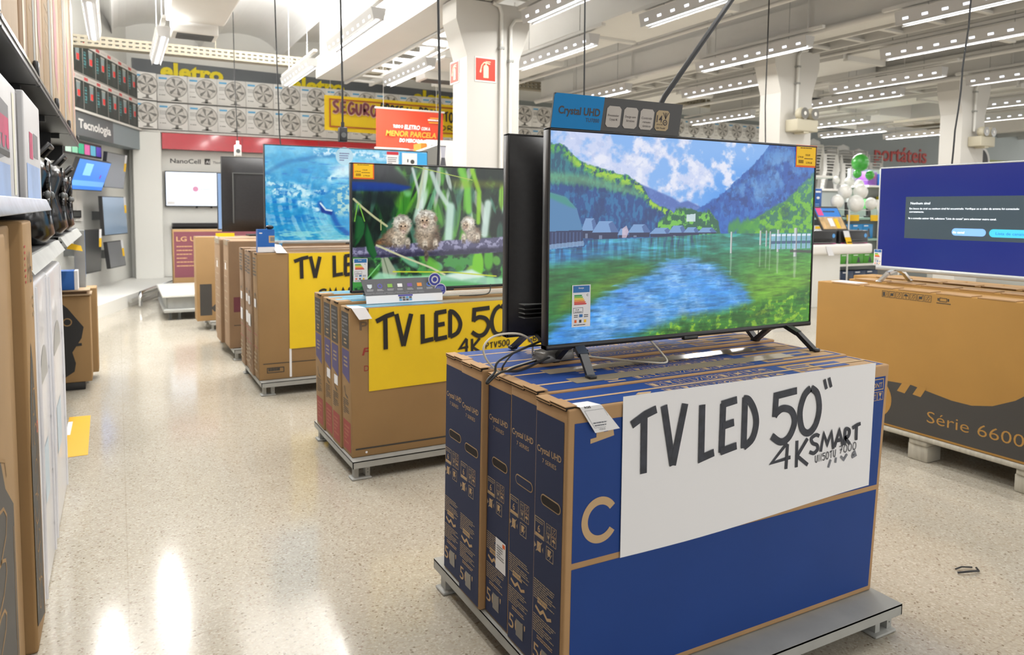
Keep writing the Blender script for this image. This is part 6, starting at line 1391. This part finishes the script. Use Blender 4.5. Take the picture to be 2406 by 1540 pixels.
# ------------------------------------------------------------------ wooden pallet with kraft cartons and the blue-screen television
WOOD = mat('grey_painted_wood', '#a9a497', .8, noise=.15, nscale=8, stretch=(1, 6, 1))
t = thing('wooden_pallet', 'worn grey wooden pallet under the cartons of the blue-screen television', 'pallet', (3.75, 2.2, 0))
for x in (3.74, 3.98, 4.22, 4.46): b = B(); b.box((x, 1.35, .118), (x+.14, 3.12, .143), WOOD, .003, 1); b.build('deck_board', t)
for y in (1.38, 1.78, 2.32, 2.9):
    b = B(); b.box((3.75, y-.0, .088), (4.6, y+.1, .117), WOOD, .003, 1); b.build('stringer', t)
    for x in (3.76, 4.1, 4.46): b = B(); b.box((x, y, .001), (x+.12, y+.11, .088), WOOD, .004, 1); b.build('block', t)
PB = mat('kraft_board_broad', '#a27939', .75, noise=.05, nscale=4)
for k in range(4):
    x0 = 3.75+.2*k; zt = (.912, .925, .93, .92)[k]; y1 = (3.045, 2.98, 3.1, 3.06)[k]
    t = thing('television_carton', ('front kraft carton with a charcoal wave and series number below the blue-screen television', 'second kraft carton below the blue-screen television', 'third kraft carton below the blue-screen television', 'rearmost kraft carton below the blue-screen television')[k], 'carton', (x0, y1, .143), 'kraft cartons under the blue-screen television')
    b = B(); b.box((x0, 1.48, .144), (x0+.195, y1, zt), PB, .006); U = Vector((0, -1, 0)); o = Vector((x0, 3.0, 0))
    if k == 0:
        wvp = [(.0, .395), (.435, .397), (.58, .404), (.7, .385), (.8, .37), (.9, .368), (1.0, .39), (1.1, .44), (1.2, .52), (1.3, .62), (1.4, .7)]
        b.shape(o, U, Z3, [(-.03, .158), (1.5, .158)]+[(1.5, .75)]+wvp[::-1]+[(-.03, .395)], CHAR, .001)
        for dx in (.5, .59): b.shape(o, U, Z3, [(dx, .355), (dx+.045, .35), (dx+.075, .405), (dx+.03, .408)], PB, .0016)
        b.disc(o+U*.37+Z3*.29, U, Z3, .1, PB, 30, .055, .0016, ry=.11)
        b.text(o, U, Z3, 'Série 6600', .675, .225, .088, PB, -.006, .475, .0016)
        for i in range(7): icon(b, o, U, Z3, .385+.041*i, .862, .036, (6, 3, 4, 2, 4, 3, 4)[i], CHAR, .001)
        b.outline(o, U, Z3, .71, .75, .872, .893, .003, CHAR, .001); b.rect(o, U, Z3, .695, .77, .862, .866, CHAR, .001); b.rect(o, U, Z3, .7, .708, .876, .89, CHAR, .001); b.rect(o, U, Z3, .753, .761, .876, .89, CHAR, .001)
    b.build('box_body', t)
    b = B()
    for i in range(7): b.box((x0-.001, 1.5+.21*i, zt-.001), (x0+.09+.004*(i % 2), 1.68+.21*i, zt+.004), KRAFT)
    b.build('top_flap', t)
    if k == 0: b = B(); b.box((x0+.02, y1-.25, zt+.0045), (x0+.12, y1-.08, zt+.007), PAPER); b.build('paper_patch', t)
im = np.zeros((24, 40, 3)); im[:] = (.165, .215, .545)
def tvr(t, x0, x1, zb, zt, yf):
    o = Vector((x0, yf+.003, zb)); K = mat('menu_panel', '#36424a', .3, emit=.55); TX = mat('menu_type', '#e6eef6', .4, emit=.9); b = B(); H_ = zt-zb
    q = lambda z: z-zb
    b.rect(o, X3, Z3, .17, 1.02, q(1.187), q(1.421), K, .001); b.build('menu_panel', t)
    b = B(); b.text(o, X3, Z3, 'Nenhum sinal', .2, q(1.378), .0195, TX, .0, .113, .0016); b.text(o, X3, Z3, 'Em busca de sinal ou nenhum sinal foi encontrado. Verifique se o cabo da antena foi conectado', .195, q(1.35), .0135, TX, .008, .575, .0016); b.text(o, X3, Z3, 'corretamente.', .195, q(1.332), .0135, TX, .008, .085, .0016)
    b.text(o, X3, Z3, 'Se a conexão estiver OK, selecione "Lista de canais" para selecionar outro canal.', .19, q(1.296), .0135, TX, .008, .475, .0016)
    def pill(xa, xb, za, zc, m_):
        r_ = (zc-za)/2; b.rect(o, X3, Z3, xa+r_, xb-r_, q(za), q(zc), m_, .0016)
        for xx, a0 in ((xa+r_, .5), (xb-r_, -.5)): b.disc(o+X3*xx+Z3*q((za+zc)/2), X3, Z3, r_, m_, 12, 0, .0016, math.pi*a0, math.pi*(a0+1))
    pill(.44, .617, 1.211, 1.25, mat('button_blue', '#6f9ad8', .3, emit=.75)); pill(.633, .85, 1.209, 1.25, mat('button_teal', '#3fa6c4', .3, emit=.75))
    b.text(o, X3, Z3, 'do canal', .445, q(1.223), .017, TX, .008, .062, .002); b.text(o, X3, Z3, 'Lista de canais', .665, q(1.222), .019, mat('button_type', '#1f62b8', .4, emit=.5), .005, .135, .002); b.build('menu_text', t)
    b = B(); e = Vector((x0-.012, yf-.001, zb)); energy_label(t, e, 0, .05, .025, .12)
television('television with a plain blue no-signal screen on the kraft cartons', (3.962, 2.185, .929), 1.24, .60, .065, (im, .6), rz=-math.pi/2, trim=SILVER, sub=tvr)

# ------------------------------------------------------------------ printers, shelves and goods at the back of the store
t = thing('counter', 'white counter with a rounded front carrying two black printers', 'counter', (9.0, 6.9, 0))
b = B(); b.box((8.0, 6.88, .74), (9.62, 7.5, .885), WHITE, .04, 3); b.build('worktop', t)
b = B(); b.box((8.05, 6.98, 0), (9.05, 7.45, .74), WALLW, .005); b.build('pedestal', t)
def printer(x, label):
    t = thing('printer', label, 'printer', (x, 6.95, .885)); b = B(); b.box((x, 6.95, .886), (x+.62, 7.35, 1.075), BLK, .02); b.build('case', t)
    b = B(); b.box((x+.12, 6.93, .93), (x+.5, 6.955, .955), BLKG); b.box((x+.1, 6.9, .90), (x+.52, 6.95, .915), GREYD); b.build('paper_tray', t)
    b = B(); b.rect((x, 6.95, .886), X3, Z3, .02, .6, .0, .012, mat('magenta_strip', '#b0327a', .5), .001); b.disc((x+.55, 6.948, 1.0), X3, Z3, .03, mat('logo_blue', '#5aa0e0', .5), 14); b.build('badge', t)
printer(8.3, 'black printer beside the edge of the lake television'); printer(8.98, 'black printer with three pale stripes farther along the counter')
t = thing('sign_holder', 'tilted framed card with a photo standing on the printers', 'display card', (8.95, 7.0, 1.08))
b = B(); q = [(8.66, 6.98, 1.076), (9.2, 6.98, 1.076), (9.2, 7.0, 1.076), (8.66, 7.0, 1.076), (8.56, 7.1, 1.41), (9.08, 7.1, 1.41), (9.08, 7.12, 1.41), (8.56, 7.12, 1.41)]; b.hexa(q, CHAR); b.build('frame', t)
b = B(); o = Vector(q[0]); u = (Vector(q[1])-o).normalized(); v = (Vector(q[4])-o)+u*.1; H_ = v.length; v.normalize(); dn = .002; sh = lambda x, y: (x-.1*y/H_*1.0, y)
P4 = lambda xa, xb, ya, yb: [sh(xa, ya), sh(xb, ya), sh(xb, yb), sh(xa, yb)]
b.shape(o, u, v, P4(.03, .51, .02, .2), mat('photo_warm', '#c9a878', .5, noise=.3, nscale=12), dn); b.shape(o, u, v, P4(.03, .51, .2, .33), mat('card_azure', '#2b7bd0', .5), dn); b.shape(o, u, v, P4(.05, .16, .22, .33), mat('card_pink', '#d8488a', .5), dn*2); b.shape(o, u, v, P4(.2, .3, .06, .18), PAPER, dn*2); b.shape(o, u, v, P4(.32, .4, .03, .17), YTAG, dn*2); lines(b, o, u, v, .1, .4, .26, .3, 1, CHAR, 3, dn*2); b.build('printed_card', t)
t = thing('price_card', 'white and yellow price card hanging from the printers', 'card', (9.05, 6.85, .98))
b = B(); b.poly([(9.02, 6.9, .98), (9.14, 6.9, .98), (9.1, 6.9, 1.07), (8.98, 6.9, 1.07)], PAPER); b.poly([(9.08, 6.9, .86), (9.2, 6.9, .86), (9.14, 6.9, .98), (9.02, 6.9, .98)], YTAG); b.build('card', t)
t = thing('price_card', 'white paper slip taped to the front of the printer counter', 'card', (8.65, 6.87, .78))
b = B(); b.poly([(8.66, 6.872, .73), (8.78, 6.872, .73), (8.7, 6.872, .85), (8.6, 6.872, .86)], PAPER); b.build('card', t)
# goods shelving behind the counter
t = thing('shelving_unit', 'white goods shelving behind the printers', 'shelving', (10.6, 8.3, 0))
b = B(); b.box((9.3, 8.5, 0), (12.0, 8.55, 1.4), WALLG); b.build('back_panel', t)
for z, m_ in ((.10, WHITE), (.44, WHITE), (.86, mat('green_edge_shelf', '#8fb0a0', .5)), (1.21, MATS['green_edge_shelf']), (1.88, WHITE)):
    b = B(); b.box((9.3, 8.05, z), (12.0 if z < 1.8 else 10.3, 8.5, z+.035), m_); b.build('shelf', t)
for x, zt in ((9.3, 1.9), (11.96, 1.4)): b = B(); b.box((x, 8.06, 0), (x+.04, 8.5, zt), WHITE); b.build('upright', t)
def box_row(name, cat, lab, n, x0, w_, z, h, d, col, group, mark, y=8.08, gap=.01):
    pr = None
    for i in range(n):
        l = lab % NTH[i]; x = x0+i*(w_+gap)
        if pr is None:
            pr = thing(name, l, cat, (x, y, z), group); b = B(); b.box((x, y, z), (x+w_, y+d, z+h), mat(group, col, .5), .003, 1); b.build('box_body', pr)
            b = B(); o = Vector((x, y, z)); mark(b, o, w_, h); b.build('printed_front', pr)
        else: dup(pr, (x, y, z), l)
def mk_phone(b, o, w_, h): b.rect(o, X3, Z3, w_*.1, w_*.5, h*.85, h*.92, WHT, .001); b.shape(o, X3, Z3, [(w_*.4, h*.1), (w_*.75, h*.1), (w_*.68, h*.4), (w_*.62, h*.7), (w_*.52, h*.7), (w_*.48, h*.4)], BLK, .001)
def mk_book(b, o, w_, h): b.rect(o, X3, Z3, w_*.15, w_*.85, h*.86, h*.92, WHT, .001); b.disc(o+X3*w_*.5+Z3*h*.68, X3, Z3, w_*.22, WHT, 10, 0, .001, ry=w_*.12); lines(b, o, X3, Z3, w_*.15, w_*.8, h*.2, h*.5, 4, mat('pale_blue_type', '#8fb4e0', .6), 3, .001)
box_row('telephone_box', 'box', 'green boxed telephone on the lower white shelf, %s from the counter', 5, 9.9, .28, .476, .16, .2, '#4c9a2c', 'green telephone boxes', mk_phone)
box_row('telephone_box', 'box', 'blue boxed telephone on the green-edged shelf, %s along', 4, 10.2, .26, .896, .24, .2, '#1f86c4', 'blue telephone boxes', mk_phone)
box_row('ink_box', 'box', 'tall blue ink box standing by the lake television edge, %s of three', 3, 9.42, .17, 1.246, .46, .2, '#1f5aa8', 'tall blue ink boxes', mk_book, 8.08, .02)
box_row('telephone_box', 'box', 'dark blue box on the bottom shelf, %s along', 5, 9.9, .3, .136, .22, .2, '#22344f', 'dark boxes on the bottom shelf', mk_phone)
box_row('ink_box', 'box', 'pale ink blister pack under the tall blue boxes, %s along', 3, 9.38, .2, .896, .22, .1, '#cdd0d4', 'pale ink packs', lambda b, o, w_, h: (b.rect(o, X3, Z3, w_*.2, w_*.8, h*.75, h*.95, YTAG, .001), b.rect(o, X3, Z3, w_*.2, w_*.7, h*.1, h*.5, WHITE, .001)))
for i, x in enumerate((10.55, 11.15, 11.75)):
    t = thing('price_card', 'yellow shelf ticket under the balloons, %s along the shelf' % NTH[i], 'card', (x, 8.04, 1.2), 'yellow shelf tickets'); b = B(); b.box((x, 8.042, 1.19), (x+.3, 8.049, 1.29), YTAG); b.build('card', t)
for i, x in enumerate((10.75, 11.3)):
    t = thing('telephone', 'dark cordless telephone on the shelf under the balloons, %s along' % NTH[i], 'telephone', (x, 8.2, 1.246)); b = B(); b.box((x-.06, 8.15, 1.246), (x+.06, 8.25, 1.28), BLK, .008); b.build('base', t)
    b = B(); b.hexa([(x-.04, 8.18, 1.28), (x+.04, 8.18, 1.28), (x+.04, 8.22, 1.28), (x-.04, 8.22, 1.28), (x-.03, 8.2, 1.5), (x+.03, 8.2, 1.5), (x+.03, 8.23, 1.5), (x-.03, 8.23, 1.5)], BLK); b.build('handset', t)
# balloons
BAL = [(9.983, 7.8, 1.498, .107, 0, 'white balloon lowest at the printers side of the cluster'), (10.348, 7.74, 1.469, .136, 0, 'largest white balloon, low in the middle of the cluster'), (10.235, 7.86, 1.656, .115, 0, 'white balloon above the lowest one on the printers side'), (10.56, 7.82, 1.663, .12, 0, 'white balloon in the middle of the cluster towards the blue screen'), (10.46, 7.96, 1.823, .082, 0, 'small white balloon just under the green ones'),
       (10.692, 7.95, 1.781, .083, 0, 'small white balloon under the outer green one'), (10.193, 8.0, 1.843, .061, 0, 'smallest white balloon, high on the printers side'), (10.733, 7.75, 1.473, .097, 0, 'white balloon half hidden by the blue-screen television'), (10.575, 7.86, 2.132, .143, 1, 'large green balloon on top of the cluster'), (10.37, 7.75, 1.942, .071, 1, 'small green balloon under the large one, towards the chairs'), (10.66, 7.74, 1.93, .075, 1, 'small green balloon under the large one, towards the red lettering')]
for x, y, z, r, g, lab in BAL:
    t = thing('balloon', lab, 'balloon', (x, y, z), ('white balloons', 'green balloons')[g]); m_ = (WHITEB, GREENB)[g]
    b = B(); b.ball((x, y, z), (r*.92, r*.92, r), m_, 20, 14); b.build('skin', t); b = B(); b.tube([(x, y, z-r*1.0), (x, y, z-r*1.1)], [.008, .014], m_, 8); b.build('knot', t); b = B(); b.tube([(x, y, z-r*1.08), (10.45, 7.93, z-r*1.25)], .004, WHITE, 5); b.build('tie', t)
t = thing('balloon_stand', 'thin white pole holding the balloon cluster', 'stand', (10.45, 8.0, 0)); b = B(); b.tube([(10.45, 7.93, .02), (10.45, 7.93, 2.05)], .012, WHITE, 8); b.build('pole', t); b = B(); b.tube([(10.45, 7.9, 0), (10.45, 7.9, .02)], .14, WHITE, 20); b.build('base', t)
# stacked plastic chairs on a high shelf in front of the back wall
t = thing('high_shelf', 'high white shelf holding stacks of plastic chairs', 'shelf', (16, 12.5, 1.85)); b = B(); b.box((14.2, 12.1, 1.85), (18.4, 13.0, 1.9), WHITE); b.build('board', t); b = B(); b.box((14.3, 12.2, 0), (18.3, 12.95, 1.85), WALLG); b.build('base_cabinet', t)
CH = mat('white_resin', '#efeeea', .4)
def resin_chair(x, y, z, label):
    t = thing('plastic_chair', label, 'chair', (x, y, z), 'stacked white plastic chairs')
    b = B(); b.box((x-.24, y-.22, z+.40), (x+.24, y+.22, z+.43), CH, .012)
    b.hexa([(x-.22, y+.18, z+.43), (x+.22, y+.18, z+.43), (x+.22, y+.22, z+.43), (x-.22, y+.22, z+.43), (x-.2, y+.26, z+.62), (x+.2, y+.26, z+.62), (x+.2, y+.29, z+.62), (x-.2, y+.29, z+.62)], CH); b.tube([(x-.2, y+.28, z+.6), (x-.19, y+.3, z+.76), (x, y+.32, z+.82), (x+.19, y+.3, z+.76), (x+.2, y+.28, z+.6)], .02, CH, 7)
    b.hexa([(x-.2, y+.265, z+.6), (x+.2, y+.265, z+.6), (x+.2, y+.285, z+.6), (x-.2, y+.285, z+.6), (x-.16, y+.30, z+.8), (x+.16, y+.30, z+.8), (x+.16, y+.32, z+.8), (x-.16, y+.32, z+.8)], CH)
    for s in (-1, 1):
        b.tube([(x+s*.25, y-.2, z+.42), (x+s*.27, y-.19, z+.62), (x+s*.27, y+.1, z+.65), (x+s*.21, y+.27, z+.64)], .02, CH, 7)
        for yy, e in ((-.2, -.05), (.2, .08)): b.bar((x+s*.22, y+yy, z+.41), (x+s*.25, y+yy+e, z), .085, .06, CH)
    b.build('moulded_shell', t)
    return t
ch0 = None
for s, (x, y, n) in enumerate(((15.35, 12.5, 7), (15.95, 12.4, 4), (16.6, 12.6, 6), (17.3, 12.65, 5))):
    for k in range(n):
        lab = 'white plastic chair, %s from the bottom in the %s stack from the lake television' % (NTH[k], NTH[s]); p = (x, y-.012*k, 1.901+.07*k)
        if ch0 is None: ch0 = resin_chair(*p, lab)
        else: dup(ch0, p, lab)
# colourful goods beside the balloons
r = random.Random(2)
t = thing('shelving_unit', 'tall white goods rack between the balloons and the blue-screen television', 'shelving', (12.9, 8.8, 0))
b = B(); b.box((12.1, 9.2, 0), (14.6, 9.25, 2.15), WALLG); b.build('back_panel', t)
for z in (.3, .8, 1.3, 1.8): b = B(); b.box((12.1, 8.8, z), (14.6, 9.2, z+.03), WHITE); b.build('shelf', t)
cl = ['#d8632a', '#2f6fc0', '#d8c42a', '#b03a6a', '#4aa050', '#e08a3a', '#7a4aa0', '#e8e4dc']
for j, z in enumerate((.331, .831, 1.331, 1.831)):
    for i in range(6):
        x = 12.14+.3*i; h = .16+.2*r.random(); c = cl[(i*3+j*2) % 8]
        t = thing('toy_box', 'bright packaged toy, %s on the %s shelf up of the rack by the balloons' % (NTH[i], NTH[j]), 'box', (x, 8.85, z), 'bright packages on the goods rack')
        b = B(); b.box((x, 8.85, z), (x+.26, 9.1, z+h), mat('pack_%s' % c[1:], c, .5), .004, 1); b.rect((x, 8.85, z), X3, Z3, .03, .2, h*.5, h*.8, mat('pack_%s' % cl[(i+j) % 8][1:], cl[(i+j) % 8], .5), .001); b.build('box_body', t)
t = thing('low_display', 'low white display with coloured prints behind the lake television foot', 'display', (6.6, 6.3, 0))
b = B(); b.box((6.3, 7.0, 0), (7.75, 7.4, .9), WHITE, .01); b.rect((6.3, 7.0, 0), X3, Z3, .1, .5, .1, .5, mat('leaf_green', '#3f9a3a', .5), .001); b.rect((6.3, 7.0, 0), X3, Z3, .55, 1.3, .15, .45, mat('photo_warm', '#c9a878', .5), .001); b.build('cabinet', t)
b = B(); b.box((6.28, 6.98, .9), (7.77, 7.42, .92), WALLW); b.build('top', t)
# round emblem on the olive wall
b = B(); o = Vector((26.3, YB+1.17, 3.1)); b.disc(o, X3, Z3, .55, WHITE, 30, 0, .002); b.disc(o, X3, Z3, .45, CHAR, 30, 0, .004); tag(b.build('wall_emblem', None, o), 'round dark and white emblem on the olive wall', 'emblem')
# hair clip dropped on the floor
b = B(); b.tube([(2.70, 1.53, .006), (2.73, 1.51, .012), (2.78, 1.5, .008), (2.80, 1.52, .006)], .004, BLK, 6); b.tube([(2.72, 1.55, .006), (2.75, 1.545, .01), (2.79, 1.53, .006)], .003, BLK, 6)
tag(b.build('hair_clip', None, (2.75, 1.52, 0)), 'small black clip lying on the bare floor beside the blue cartons', 'hair clip')
